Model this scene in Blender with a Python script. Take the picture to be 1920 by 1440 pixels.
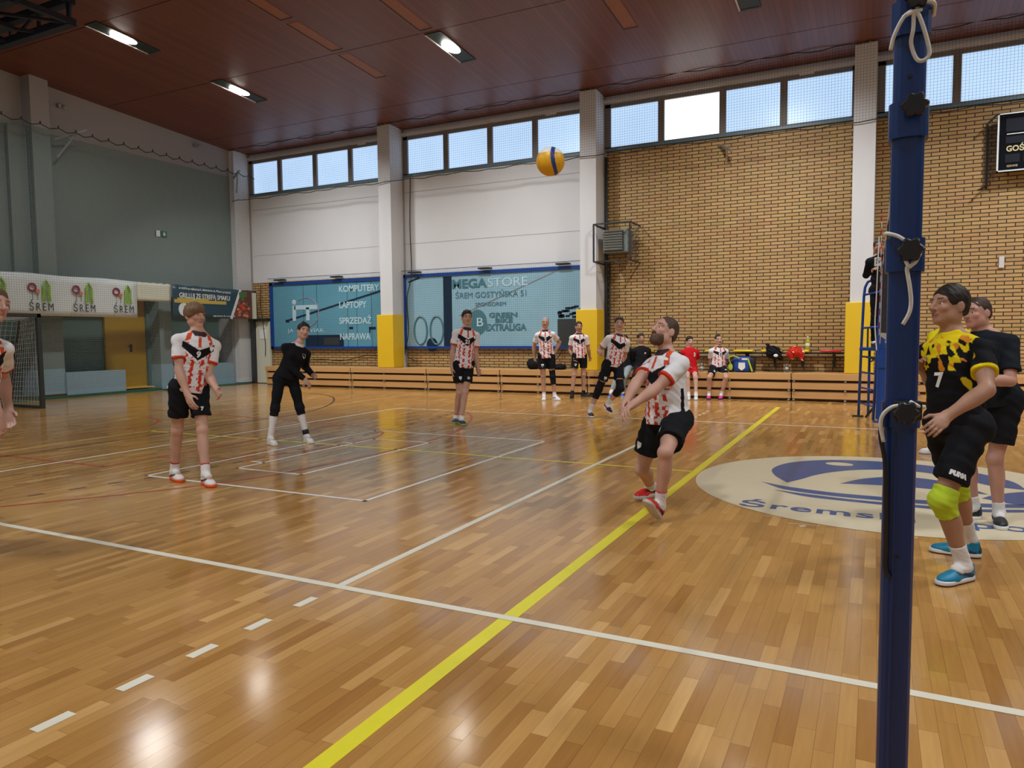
import bpy, math, random
import numpy as np
from mathutils import Vector, Matrix
from mathutils.bvhtree import BVHTree
random.seed(7); np.random.seed(7)
for o in list(bpy.data.objects): bpy.data.objects.remove(o)
SC = bpy.context.scene
COL = SC.collection

# ------------------------------------------------------------------ camera
CAM = np.array([-0.1752, -3.3072, 1.4802]); YAW, PITCH, ROLL, FPX = -0.4639058, -0.0667037, -0.0098232, 1358.18
def cam_axes():
    f = np.array([math.sin(YAW)*math.cos(PITCH), math.cos(YAW)*math.cos(PITCH), math.sin(PITCH)])
    r = np.array([math.cos(YAW), -math.sin(YAW), 0.0]); u = np.cross(r, f)
    c, s = math.cos(ROLL), math.sin(ROLL)
    return c*r+s*u, -s*r+c*u, f
_r, _u, _f = cam_axes()
cd = bpy.data.cameras.new('camera'); cam = bpy.data.objects.new('camera', cd); COL.objects.link(cam)
cam.matrix_world = Matrix(((_r[0], _u[0], -_f[0], CAM[0]), (_r[1], _u[1], -_f[1], CAM[1]), (_r[2], _u[2], -_f[2], CAM[2]), (0, 0, 0, 1)))
cd.sensor_width = 36.0; cd.sensor_fit = 'HORIZONTAL'; cd.lens = FPX/1920*36.0; cd.clip_start = 0.05; cd.clip_end = 200
SC.camera = cam

# ------------------------------------------------------------------ world, exposure
w = bpy.data.worlds.new('sky'); SC.world = w; w.use_nodes = True
w.node_tree.nodes['Background'].inputs[0].default_value = (0.62, 0.78, 1.0, 1)
w.node_tree.nodes['Background'].inputs[1].default_value = 1.0
SC.view_settings.view_transform = 'Standard'; SC.view_settings.look = 'None'
SC.view_settings.gamma = 1.0; SC.view_settings.use_curve_mapping = False
SC.view_settings.exposure = 0.0

# ------------------------------------------------------------------ hall dimensions and lights
YB, XL, XR, YF = 14.35, -18.7, 18.0, -5.6          # back wall, left wall, right wall, front wall
def ceil_z(y): return 7.4 + 0.06*(YB-y) if y > 4.4 else 7.4 + 0.06*(YB-4.4) - 0.06*(4.4-y)
LAMPS = [(-14.5, 7.15), (-14.5, 10.27), (-8.4, 10.38), (-2.4, 10.6), (3.6, 10.6), (9.7, 10.5), (-14.5, -1.6), (-8.4, -1.6), (-2.4, -1.6), (3.6, -1.6), (9.7, 4.0), (3.6, 4.0)]
LAMP_W = 190.0
def area_light(name, loc, size, energy, color, direction, sy=None, spread=180):
    ld = bpy.data.lights.new(name, 'AREA'); ld.energy = energy; ld.color = color; ld.size = size
    if sy: ld.shape = 'RECTANGLE'; ld.size_y = sy
    ld.spread = math.radians(spread)
    lo = bpy.data.objects.new(name, ld); COL.objects.link(lo); lo.location = loc
    lo.rotation_euler = Vector(direction).to_track_quat('-Z', 'Y').to_euler()
    return lo
for i, (lx, ly) in enumerate(LAMPS):
    tilt = 0.36 if ly > 8 else (0.1 if ly > 0 else 0.25)
    area_light('lamp_light', (lx, ly, ceil_z(ly)-0.075), 0.34, LAMP_W*(1.2 if ly > 8 else (.45 if ly > 6 else .85)), (0.95, 0.975, 1.0), (0, tilt, -1), 0.9, 118 if ly > 8 else 150)

# ------------------------------------------------------------------ materials
MATS = {}
def new_mat(name):
    m = bpy.data.materials.new(name); m.use_nodes = True
    nt = m.node_tree; b = nt.nodes['Principled BSDF']; MATS[name] = m
    return m, nt, b
def N(nt, typ, **kw):
    n = nt.nodes.new(typ)
    for k, v in kw.items():
        if k.startswith('_'): n.inputs[k[1:]].default_value = v
        else: setattr(n, k, v)
    return n
def L(nt, a, b): nt.links.new(a, b)
def M(name, color=(.5, .5, .5), rough=.6, metal=0.0, emit=None, es=1.0, noise=0.0, nscale=8.0, spec=None, coat=0.0, sss=0.0, alpha=None):
    if name in MATS: return MATS[name]
    m, nt, b = new_mat(name)
    b.inputs['Base Color'].default_value = (*color, 1); b.inputs['Roughness'].default_value = rough; b.inputs['Metallic'].default_value = metal
    if spec is not None: b.inputs['Specular IOR Level'].default_value = spec
    if coat: b.inputs['Coat Weight'].default_value = coat; b.inputs['Coat Roughness'].default_value = .1
    if emit: b.inputs['Emission Color'].default_value = (*emit, 1); b.inputs['Emission Strength'].default_value = es
    if noise:
        tc = N(nt, 'ShaderNodeTexCoord'); nz = N(nt, 'ShaderNodeTexNoise', _Scale=nscale, _Detail=5.0)
        L(nt, tc.outputs['Object'], nz.inputs['Vector'])
        mx = N(nt, 'ShaderNodeMix', data_type='RGBA')
        mx.inputs['A'].default_value = (*[c*(1-noise) for c in color], 1); mx.inputs['B'].default_value = (*[min(1, c*(1+noise)) for c in color], 1)
        L(nt, nz.outputs['Fac'], mx.inputs['Factor']); L(nt, mx.outputs['Result'], b.inputs['Base Color'])
    return m
def attr_mat(name, rough, sss=0.0, spec=0.4, bump=0.0, bscale=200.0, sheen=0.0):
    m, nt, b = new_mat(name)
    a = N(nt, 'ShaderNodeAttribute', attribute_name='Col'); L(nt, a.outputs['Color'], b.inputs['Base Color'])
    b.inputs['Roughness'].default_value = rough; b.inputs['Specular IOR Level'].default_value = spec
    if sss: b.inputs['Subsurface Weight'].default_value = sss; b.inputs['Subsurface Radius'].default_value = (.01, .004, .002); b.inputs['Subsurface Scale'].default_value = 1.0
    if sheen: b.inputs['Sheen Weight'].default_value = sheen
    if bump:
        nz = N(nt, 'ShaderNodeTexNoise', _Scale=bscale, _Detail=3.0); bp = N(nt, 'ShaderNodeBump', _Strength=bump, _Distance=.003)
        tc = N(nt, 'ShaderNodeTexCoord'); L(nt, tc.outputs['Object'], nz.inputs['Vector'])
        L(nt, nz.outputs['Fac'], bp.inputs['Height']); L(nt, bp.outputs['Normal'], b.inputs['Normal'])
    return m
attr_mat('skin', .5, sss=.15, spec=.35); attr_mat('cloth', .85, spec=.15, bump=.15); attr_mat('hair', .55, spec=.3, bump=.6, bscale=120); attr_mat('shoe_leather', .45, spec=.4)
attr_mat('ball_leather', .4, spec=.4)

def wood_floor():
    m, nt, b = new_mat('parquet')
    tc = N(nt, 'ShaderNodeTexCoord'); sp = N(nt, 'ShaderNodeSeparateXYZ'); L(nt, tc.outputs['Object'], sp.inputs[0])
    def mt(op, a, c=None, d=None):
        n = N(nt, 'ShaderNodeMath', operation=op)
        for i, v in enumerate((a, c, d)):
            if v is None: continue
            if isinstance(v, (int, float)): n.inputs[i].default_value = v
            else: L(nt, v, n.inputs[i])
        return n.outputs[0]
    W, LN = 0.068, 0.46
    xs = mt('DIVIDE', sp.outputs['X'], W); row = mt('FLOOR', xs); fx = mt('FRACT', xs)
    wn = N(nt, 'ShaderNodeTexWhiteNoise', noise_dimensions='1D'); L(nt, row, wn.inputs['W'])
    ys = mt('ADD', mt('DIVIDE', sp.outputs['Y'], LN), mt('MULTIPLY', wn.outputs['Value'], 9.7))
    cell = mt('FLOOR', ys); fy = mt('FRACT', ys)
    cmb = N(nt, 'ShaderNodeCombineXYZ'); L(nt, row, cmb.inputs[0]); L(nt, cell, cmb.inputs[1])
    wn2 = N(nt, 'ShaderNodeTexWhiteNoise', noise_dimensions='3D'); L(nt, cmb.outputs[0], wn2.inputs['Vector'])
    ramp = N(nt, 'ShaderNodeValToRGB'); cr = ramp.color_ramp
    cr.elements[0].position = 0; cr.elements[0].color = (.39, .185, .048, 1); cr.elements[1].position = 1; cr.elements[1].color = (.66, .385, .135, 1)
    for ps, c in ((.25, (.45, .228, .062, 1)), (.75, (.52, .275, .078, 1)), (.92, (.59, .325, .10, 1))):
        e = cr.elements.new(ps); e.color = c
    L(nt, wn2.outputs['Value'], ramp.inputs[0])
    # grain
    mp = N(nt, 'ShaderNodeMapping'); mp.inputs['Scale'].default_value = (55, 3.2, 1); L(nt, tc.outputs['Object'], mp.inputs[0])
    off = N(nt, 'ShaderNodeVectorMath', operation='ADD'); L(nt, mp.outputs[0], off.inputs[0]); L(nt, wn2.outputs['Color'], off.inputs[1])
    gz = N(nt, 'ShaderNodeTexNoise', _Scale=1.0, _Detail=4.0); L(nt, off.outputs[0], gz.inputs['Vector'])
    big = N(nt, 'ShaderNodeTexNoise', _Scale=.35, _Detail=2.0); L(nt, tc.outputs['Object'], big.inputs['Vector'])
    k = mt('ADD', mt('MULTIPLY', gz.outputs['Fac'], .34), mt('MULTIPLY', big.outputs['Fac'], .20)); k = mt('ADD', k, .72)
    # joints
    ex = mt('MINIMUM', fx, mt('SUBTRACT', 1, fx)); ex = mt('MULTIPLY', ex, W)
    ey = mt('MINIMUM', fy, mt('SUBTRACT', 1, fy)); ey = mt('MULTIPLY', ey, LN)
    e = mt('MINIMUM', ex, ey); jn = mt('MULTIPLY', e, 620); jn.node.use_clamp = True
    jn = mt('ADD', mt('MULTIPLY', jn, .52), .48); k = mt('MULTIPLY', k, jn)
    mul = N(nt, 'ShaderNodeVectorMath', operation='SCALE'); L(nt, ramp.outputs[0], mul.inputs[0]); L(nt, k, mul.inputs['Scale'])
    L(nt, mul.outputs[0], b.inputs['Base Color'])
    rg = mt('ADD', mt('MULTIPLY', wn2.outputs['Value'], .05), .075); rg = mt('ADD', rg, mt('MULTIPLY', big.outputs['Fac'], .10))
    L(nt, rg, b.inputs['Roughness']); b.inputs['Specular IOR Level'].default_value = .5
    # slight unevenness of every strip
    bm = N(nt, 'ShaderNodeBump', _Strength=.05, _Distance=.002); L(nt, mt('ADD', mt('MULTIPLY', wn2.outputs['Value'], .5), mt('MULTIPLY', jn, .6)), bm.inputs['Height']); L(nt, bm.outputs[0], b.inputs['Normal'])
wood_floor()

def brick_mat():
    m, nt, b = new_mat('brick')
    tc = N(nt, 'ShaderNodeTexCoord'); mp = N(nt, 'ShaderNodeMapping'); mp.inputs['Rotation'].default_value = (math.radians(-90), 0, 0); L(nt, tc.outputs['Object'], mp.inputs[0])
    sp = N(nt, 'ShaderNodeSeparateXYZ'); L(nt, tc.outputs['Object'], sp.inputs[0]); cb = N(nt, 'ShaderNodeCombineXYZ')
    ad = N(nt, 'ShaderNodeMath', operation='ADD'); L(nt, sp.outputs['X'], ad.inputs[0]); L(nt, sp.outputs['Y'], ad.inputs[1])
    L(nt, ad.outputs[0], cb.inputs[0]); L(nt, sp.outputs['Z'], cb.inputs[1])
    br = N(nt, 'ShaderNodeTexBrick', offset=.5, offset_frequency=2, squash=1.0)
    for k, v in {'Scale': 1.0, 'Mortar Size': .010, 'Mortar Smooth': .12, 'Bias': 0.0, 'Brick Width': .30, 'Row Height': .0775}.items(): br.inputs[k].default_value = v
    br.inputs['Color1'].default_value = (.50, .305, .108, 1); br.inputs['Color2'].default_value = (.60, .385, .148, 1); br.inputs['Mortar'].default_value = (.05, .022, .010, 1)
    L(nt, cb.outputs[0], br.inputs['Vector'])
    nz = N(nt, 'ShaderNodeTexNoise', _Scale=3.0, _Detail=3.0); L(nt, tc.outputs['Object'], nz.inputs['Vector'])
    mx = N(nt, 'ShaderNodeMix', data_type='RGBA', blend_type='MULTIPLY'); mx.inputs['Factor'].default_value = .25
    L(nt, br.outputs['Color'], mx.inputs['A']); L(nt, nz.outputs['Color'], mx.inputs['B']); L(nt, mx.outputs['Result'], b.inputs['Base Color'])
    b.inputs['Roughness'].default_value = .65
    bp = N(nt, 'ShaderNodeBump', _Strength=.5, _Distance=.008, invert=True); L(nt, br.outputs['Fac'], bp.inputs['Height']); L(nt, bp.outputs[0], b.inputs['Normal'])
brick_mat()

def plank_mat(name, c1, c2, axis, width, rough, gap=.0035, streak=26, gdark=.35):
    m, nt, b = new_mat(name)
    tc = N(nt, 'ShaderNodeTexCoord'); sp = N(nt, 'ShaderNodeSeparateXYZ'); L(nt, tc.outputs['Object'], sp.inputs[0])
    a = sp.outputs[axis]
    d = N(nt, 'ShaderNodeMath', operation='DIVIDE'); L(nt, a, d.inputs[0]); d.inputs[1].default_value = width
    fl = N(nt, 'ShaderNodeMath', operation='FLOOR'); L(nt, d.outputs[0], fl.inputs[0])
    fr = N(nt, 'ShaderNodeMath', operation='FRACT'); L(nt, d.outputs[0], fr.inputs[0])
    wn = N(nt, 'ShaderNodeTexWhiteNoise', noise_dimensions='1D'); L(nt, fl.outputs[0], wn.inputs['W'])
    mp = N(nt, 'ShaderNodeMapping'); mp.inputs['Scale'].default_value = {'X': (streak, .8, streak), 'Y': (.8, streak, streak), 'Z': (.8, streak, streak)}[axis]; L(nt, tc.outputs['Object'], mp.inputs[0])
    nz = N(nt, 'ShaderNodeTexNoise', _Scale=1.0, _Detail=4.0, _Distortion=.6); L(nt, mp.outputs[0], nz.inputs['Vector'])
    s = N(nt, 'ShaderNodeMath', operation='MULTIPLY_ADD'); L(nt, wn.outputs['Value'], s.inputs[0]); s.inputs[1].default_value = .5
    h = N(nt, 'ShaderNodeMath', operation='MULTIPLY'); L(nt, nz.outputs['Fac'], h.inputs[0]); h.inputs[1].default_value = .6; L(nt, h.outputs[0], s.inputs[2])
    mx = N(nt, 'ShaderNodeMix', data_type='RGBA'); mx.inputs['A'].default_value = (*c1, 1); mx.inputs['B'].default_value = (*c2, 1); L(nt, s.outputs[0], mx.inputs['Factor'])
    g = N(nt, 'ShaderNodeMath', operation='LESS_THAN'); L(nt, fr.outputs[0], g.inputs[0]); g.inputs[1].default_value = gap/width if gap else -1
    g2 = N(nt, 'ShaderNodeMath', operation='MULTIPLY'); L(nt, g.outputs[0], g2.inputs[0]); g2.inputs[1].default_value = 1-gdark
    m2 = N(nt, 'ShaderNodeMix', data_type='RGBA'); L(nt, g2.outputs[0], m2.inputs['Factor']); L(nt, mx.outputs['Result'], m2.inputs['A']); m2.inputs['B'].default_value = (*[c*.15 for c in c1], 1)
    L(nt, m2.outputs['Result'], b.inputs['Base Color']); b.inputs['Roughness'].default_value = rough
plank_mat('ceiling_boards', (.115, .033, .018), (.185, .058, .030), 'X', .11, .42, gap=.006, gdark=.25)
plank_mat('bench_wood', (.45, .22, .07), (.70, .42, .17), 'Z', 5.0, .38, gap=0, streak=9)

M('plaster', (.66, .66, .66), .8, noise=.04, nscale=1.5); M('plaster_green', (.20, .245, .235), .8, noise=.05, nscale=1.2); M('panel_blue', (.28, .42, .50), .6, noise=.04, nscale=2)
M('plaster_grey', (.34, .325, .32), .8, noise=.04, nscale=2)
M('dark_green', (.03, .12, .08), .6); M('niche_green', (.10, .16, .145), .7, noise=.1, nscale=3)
M('window_frame', (.20, .175, .155), .6); M('white_rail', (.62, .60, .58), .5); M('sill_blue', (.10, .20, .26), .4)
M('pad_yellow', (.80, .52, .02), .38, noise=.03, nscale=4); M('post_blue', (.002, .028, .14), .36); M('far_blue', (.01, .07, .34), .35)
M('black_plastic', (.008, .009, .012), .35); M('black_metal', (.02, .02, .022), .5); M('rope_white', (.72, .72, .68), .85, noise=.1, nscale=90)
M('line_cream', (.80, .76, .62), .35, noise=.05, nscale=6); M('line_white', (.85, .84, .80), .35, noise=.04, nscale=6); M('line_yellow', (.80, .72, .03), .35, noise=.06, nscale=6)
M('line_red', (.42, .06, .02), .35); M('line_brown', (.10, .035, .015), .35); M('line_orange', (.75, .45, .12), .35); M('line_black', (.05, .035, .02), .35)
M('circle_cream', (.74, .66, .46), .42, noise=.05, nscale=3); M('logo_blue', (.035, .10, .30), .35, noise=.12, nscale=5)
M('steel_grey', (.35, .37, .37), .4, metal=.6); M('steel_dark', (.05, .06, .06), .5, metal=.3); M('truss_navy', (.012, .017, .03), .5); M('net_dark', (.035, .03, .03), .9); M('net_green', (.12, .17, .16), .9); M('net_white', (.60, .60, .58), .9)
M('banner_white', (.72, .77, .76), .55, noise=.03, nscale=2); M('banner_cream', (.66, .66, .52), .6); M('banner_navy', (.012, .045, .075), .4)
M('ink_black', (.02, .02, .025), .6); M('ink_magenta', (.28, .02, .08), .6); M('ink_orange', (.75, .28, .10), .6); M('ink_green', (.30, .52, .06), .6); M('ink_gold', (.60, .42, .06), .5); M('ink_white', (.80, .82, .80), .5)
M('panel_teal', (.13, .37, .49), .22, noise=.12, nscale=.8, coat=.4); M('panel_teal_light', (.30, .52, .63), .25, noise=.15, nscale=.9, coat=.4); M('frame_blue', (.008, .06, .30), .35); M('panel_dark', (.012, .03, .06), .2)
M('letter_pale', (.55, .76, .84), .4); M('letter_teal', (.07, .20, .25), .4); M('letter_pink', (.42, .30, .42), .4)
M('door_yellow', (.42, .25, .015), .45, noise=.05, nscale=2); M('scoreboard_black', (.004, .005, .008), .7, spec=.1); M('score_cell', (.010, .012, .022), .6, spec=.2); M('score_text', (.75, .65, .35), .5); M('alu', (.55, .56, .56), .3, metal=.7)
M('heater_green', (.17, .21, .20), .45); M('heater_light', (.42, .46, .44), .4); M('hatch_wood', (.27, .095, .035), .5, noise=.12, nscale=4); M('recess_black', (.012, .022, .022), .5)
M('lamp_glow', (1, 1, 1), .5, emit=(1.0, .96, .86), es=45.0); M('seat_yellow', (.85, .62, .01), .3); M('seat_red', (.60, .02, .025), .3)
M('bag_blue', (.01, .06, .30), .6); M('bag_black', (.012, .012, .016), .75); M('bag_lime', (.45, .55, .04), .6); M('jacket_red', (.62, .035, .02), .8); M('jacket_white', (.75, .70, .66), .8)
M('leaf_green', (.06, .17, .03), .7, noise=.5, nscale=20); M('food_red', (.16, .03, .015), .6, noise=.7, nscale=25)
M('eye_white', (.75, .72, .70), .2); M('iris', (.05, .04, .03), .2)
m = M('bottle_clear', (.55, .70, .80), .08); m.node_tree.nodes['Principled BSDF'].inputs['Transmission Weight'].default_value = .85
m = M('bottle_yellow', (.75, .75, .10), .08); m.node_tree.nodes['Principled BSDF'].inputs['Transmission Weight'].default_value = .6
def pane_mat(name, c, s, amp=.12):
    m, nt, b = new_mat(name)
    tc = N(nt, 'ShaderNodeTexCoord'); nz = N(nt, 'ShaderNodeTexNoise', _Scale=.8, _Detail=1.0); L(nt, tc.outputs['Object'], nz.inputs['Vector'])
    mr = N(nt, 'ShaderNodeMapRange'); mr.inputs['To Min'].default_value = s*(1-amp); mr.inputs['To Max'].default_value = s*(1+amp); L(nt, nz.outputs['Fac'], mr.inputs['Value'])
    b.inputs['Base Color'].default_value = (.08, .09, .1, 1); b.inputs['Roughness'].default_value = .3; b.inputs['Emission Color'].default_value = (*c, 1)
    L(nt, mr.outputs[0], b.inputs['Emission Strength'])
pane_mat('frosted_pane', (.50, .70, .98), 1.08); pane_mat('bright_pane', (.90, .97, 1.0), 1.8, .02); pane_mat('front_fill_pane', (.60, .80, 1.0), 1.4, .05)

# ------------------------------------------------------------------ mesh helpers
ORG = {}
def tag(o, label=None, cat=None, group=None, kind=None):
    if label: o['label'] = label
    if cat: o['category'] = cat
    if group: o['group'] = group
    if kind: o['kind'] = kind
    return o
def org(o): return ORG.get(o.name, np.zeros(3)) if o is not None else np.zeros(3)
def thing(name, loc, label, cat, group=None):
    o = bpy.data.objects.new(name, None); COL.objects.link(o); o.location = loc; o.empty_display_size = .1
    ORG[o.name] = np.array(loc, float)
    return tag(o, label, cat, group)
def mesh_obj(name, V, F, mats, parent=None, midx=None, smooth=False, origin=None):
    me = bpy.data.meshes.new(name)
    po = org(parent)
    o0 = po if parent is not None else (np.array(origin, float) if origin is not None else np.zeros(3))
    V = np.asarray(V, float) - o0
    me.from_pydata(V.tolist(), [], [list(f) for f in F])
    for mm in (mats if isinstance(mats, (list, tuple)) else [mats]): me.materials.append(MATS[mm] if isinstance(mm, str) else mm)
    if midx is not None: me.polygons.foreach_set('material_index', midx)
    if smooth: me.polygons.foreach_set('use_smooth', [True]*len(me.polygons))
    me.update()
    o = bpy.data.objects.new(name, me); COL.objects.link(o)
    if parent is not None: o.parent = parent; ORG[o.name] = po
    else: o.location = o0; ORG[o.name] = o0
    return o
class MB:
    def __init__(s, mats='plaster'):
        s.V = []; s.F = []; s.I = []; s.mats = [mats] if isinstance(mats, str) else list(mats); s.cur = 0; s.smooth = False
    def m(s, name):
        if name not in s.mats: s.mats.append(name)
        s.cur = s.mats.index(name); return s
    def add(s, V, F):
        n = len(s.V); s.V += [tuple(map(float, v)) for v in V]; s.F += [tuple(i+n for i in f) for f in F]; s.I += [s.cur]*len(F); return s
    def box(s, a, b):
        x0, y0, z0 = [min(p, q) for p, q in zip(a, b)]; x1, y1, z1 = [max(p, q) for p, q in zip(a, b)]
        return s.add([(x0, y0, z0), (x1, y0, z0), (x1, y1, z0), (x0, y1, z0), (x0, y0, z1), (x1, y0, z1), (x1, y1, z1), (x0, y1, z1)],
                     [(0, 3, 2, 1), (4, 5, 6, 7), (0, 1, 5, 4), (1, 2, 6, 5), (2, 3, 7, 6), (3, 0, 4, 7)])
    def bbox(s, a, b, r=.01):
        """box with chamfered edges"""
        x0, y0, z0 = [min(p, q) for p, q in zip(a, b)]; x1, y1, z1 = [max(p, q) for p, q in zip(a, b)]
        import bmesh
        bm = bmesh.new(); bmesh.ops.create_cube(bm, size=1)
        for v in bm.verts: v.co = Vector(((x0+x1)/2+v.co.x*(x1-x0), (y0+y1)/2+v.co.y*(y1-y0), (z0+z1)/2+v.co.z*(z1-z0)))
        bmesh.ops.bevel(bm, geom=list(bm.edges), offset=r, segments=2, profile=.5, affect='EDGES')
        bm.verts.index_update()
        s.add([v.co[:] for v in bm.verts], [[v.index for v in f.verts] for f in bm.faces]); bm.free(); return s
    def quad(s, *p): return s.add(p, [(0, 1, 2, 3)])
    def poly(s, p): return s.add(p, [tuple(range(len(p)))])
    def tube(s, path, r, n=8, closed=False, caps=True):
        P = np.array(path, float); R = np.full(len(P), r) if np.isscalar(r) else np.array(r, float)
        T = np.gradient(P, axis=0) if len(P) > 2 else np.repeat([P[1]-P[0]], 2, 0)
        ref = None; rings = []
        for p, t, rr in zip(P, T, R):
            t = t/(np.linalg.norm(t)+1e-9)
            if ref is None: ref = np.cross(t, [0, 0, 1.0]) if abs(t[2]) < .9 else np.cross(t, [1.0, 0, 0])
            e1 = ref-t*(ref@t); e1 /= np.linalg.norm(e1)+1e-9; ref = e1; e2 = np.cross(t, e1)
            rings.append([p+rr*(math.cos(a)*e1+math.sin(a)*e2) for a in [2*math.pi*i/n for i in range(n)]])
        V = [v for g in rings for v in g]; F = []
        for i in range(len(P)-1):
            for j in range(n): F.append((i*n+j, i*n+(j+1) % n, (i+1)*n+(j+1) % n, (i+1)*n+j))
        if caps: F.append(tuple(range(n))[::-1]); F.append(tuple(range((len(P)-1)*n, len(P)*n)))
        return s.add(V, F)
    def bar(s, a, b, w, h):
        """rectangular bar from a to b"""
        a, b = np.array(a, float), np.array(b, float); t = b-a; t /= np.linalg.norm(t)
        e1 = np.cross(t, [0, 0, 1.0]) if abs(t[2]) < .95 else np.array([1.0, 0, 0]); e1 /= np.linalg.norm(e1); e2 = np.cross(t, e1)
        V = [p+e1*sx*w/2+e2*sy*h/2 for p in (a, b) for sx, sy in ((-1, -1), (1, -1), (1, 1), (-1, 1))]
        return s.add(V, [(0, 1, 2, 3), (7, 6, 5, 4), (0, 4, 5, 1), (1, 5, 6, 2), (2, 6, 7, 3), (3, 7, 4, 0)])
    def disc(s, c, r, n=32, nrm=(0, 0, 1), sx=1.0, sy=1.0):
        q = Vector(nrm).to_track_quat('Z', 'Y')
        return s.poly([tuple(Vector(c)+q @ Vector((r*sx*math.cos(2*math.pi*i/n), r*sy*math.sin(2*math.pi*i/n), 0))) for i in range(n)])
    def ellipsoid(s, c, rad, n=16, m=10):
        V = []; F = []
        for i in range(m+1):
            th = math.pi*i/m
            for j in range(n):
                ph = 2*math.pi*j/n; V.append((c[0]+rad[0]*math.sin(th)*math.cos(ph), c[1]+rad[1]*math.sin(th)*math.sin(ph), c[2]+rad[2]*math.cos(th)))
        for i in range(m):
            for j in range(n): F.append((i*n+j, (i+1)*n+j, (i+1)*n+(j+1) % n, i*n+(j+1) % n))
        return s.add(V, F)
    def ribbon(s, pts, w, z):
        """flat painted line on the floor through the points"""
        P = np.array(pts, float)[:, :2]; T = np.gradient(P, axis=0) if len(P) > 2 else np.repeat([P[1]-P[0]], 2, 0)
        T /= np.linalg.norm(T, axis=1)[:, None]; Nn = np.stack([-T[:, 1], T[:, 0]], 1)
        A = P+Nn*w/2; B = P-Nn*w/2
        for i in range(len(P)-1): s.quad((*A[i], z), (*B[i], z), (*B[i+1], z), (*A[i+1], z))
        return s
    def build(s, name, parent=None, smooth=False, origin=None):
        return mesh_obj(name, s.V, s.F, s.mats, parent, s.I, smooth or s.smooth, origin)
def crom(pts, n=6):
    P = np.array(pts, float); P = np.vstack([2*P[0]-P[1], P, 2*P[-1]-P[-2]]); out = []
    for i in range(1, len(P)-2):
        for k in range(n):
            t = k/n; a, b, c, d = P[i-1], P[i], P[i+1], P[i+2]
            out.append(.5*((2*b)+(-a+c)*t+(2*a-5*b+4*c-d)*t*t+(-a+3*b-3*c+d)*t**3))
    out.append(P[-2]); return np.array(out)
def text_geo(body, size, align='CENTER', extrude=0.0, spacing=1.0, bold=0.0):
    cu = bpy.data.curves.new('txt', 'FONT'); cu.body = body; cu.size = size; cu.align_x = align; cu.align_y = 'CENTER'; cu.extrude = extrude; cu.space_character = spacing; cu.offset = bold; cu.resolution_u = 4
    o = bpy.data.objects.new('txt', cu); COL.objects.link(o); dg = bpy.context.evaluated_depsgraph_get()
    me = bpy.data.meshes.new_from_object(o.evaluated_get(dg))
    V = np.array([v.co[:] for v in me.vertices]) if len(me.vertices) else np.zeros((0, 3)); F = [tuple(p.vertices) for p in me.polygons]
    bpy.data.objects.remove(o); bpy.data.curves.remove(cu); bpy.data.meshes.remove(me)
    return V, F
def text_on(name, body, size, loc, right, up, mat, parent, align='CENTER', sx=1.0, extrude=.002, spacing=1.0, bold=0.0):
    V, F = text_geo(body, size, align, extrude, spacing, bold)
    r = np.array(right, float); r /= np.linalg.norm(r); u = np.array(up, float); u /= np.linalg.norm(u); n = np.cross(r, u)
    W = np.array(loc, float)+V[:, :1]*sx*r+V[:, 1:2]*u+V[:, 2:3]*n
    return mesh_obj(name, W, F, [mat], parent)
def grid_net(mb, o, ex, ey, w, h, cell, t):
    """knotless netting: crossed flat strips, ex/ey unit vectors, origin o"""
    o, ex, ey = [np.array(v, float) for v in (o, ex, ey)]
    n = np.cross(ex, ey)
    for i in range(int(w/cell)+1):
        p = o+ex*i*cell; mb.add([p-ex*t/2, p+ex*t/2, p+ex*t/2+ey*h, p-ex*t/2+ey*h], [(0, 1, 2, 3)])
    for i in range(int(h/cell)+1):
        p = o+ey*i*cell+n*.001; mb.add([p-ey*t/2, p+ey*t/2, p+ey*t/2+ex*w, p-ey*t/2+ex*w], [(0, 1, 2, 3)])
    return mb
# ================================================================== THE SETTING
def structure(mb, name): return tag(mb.build(name), kind='structure')
floor = structure(MB('parquet').box((XL-.6, YF-.3, -.2), (XR+.3, YB+.3, 0)), 'floor')
mb = MB('line_white')
mk = 'line_cream'
lines = MB(mk)
Z1, Z2, Z3 = .0010, .0016, .0022
lines.m('line_yellow').ribbon([(-1.865, -5.4), (-1.865, -.03)], .085, Z1).ribbon([(-1.865, .03), (-1.865, 12.05)], .085, Z1)
lines.m('line_yellow').ribbon([(-10.62, 4.47), (-1.9, 4.47)], .05, Z1)
lines.m('line_yellow').ribbon([(2.2, 9.6), (4.6, 6.2)], .05, Z1)
lines.m('line_orange').ribbon([(-10.42, -5.3), (-10.62, 4.5), (-10.8, 12.0)], .05, Z1).ribbon([(-10.8, 12.03), (-1.83, 12.03)], .04, Z1)
lines.ribbon([(-8.85, 10.6), (-8.6, 12.0)], .04, Z1).ribbon([(-7.85, 10.1), (-7.7, 11.7)], .04, Z1)
lines.m('line_brown').ribbon([(-10.1, -5.3), (-10.12, 3.4), (-10.12, 7.1)], .05, Z1)
lines.ribbon(crom([(-10.12, 7.1), (-10.38, 8.07), (-10.95, 9.2), (-11.8, 10.33), (-12.6, 11.05), (-13.6, 11.5)]), .05, Z1)
lines.m('line_red').ribbon(crom([(-8.3, -1.4), (-7.6, -.4), (-7.13, .35), (-6.64, 1.05), (-6.31, 1.6), (-6.08, 2.1), (-5.94, 2.6), (-5.88, 3.2), (-5.8, 4.0), (-5.79, 4.8), (-5.82, 5.4), (-5.9, 6.0), (-6.05, 6.56), (-6.37, 7.4), (-6.74, 8.15), (-7.3, 8.93)], 4), .045, Z1)
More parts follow.
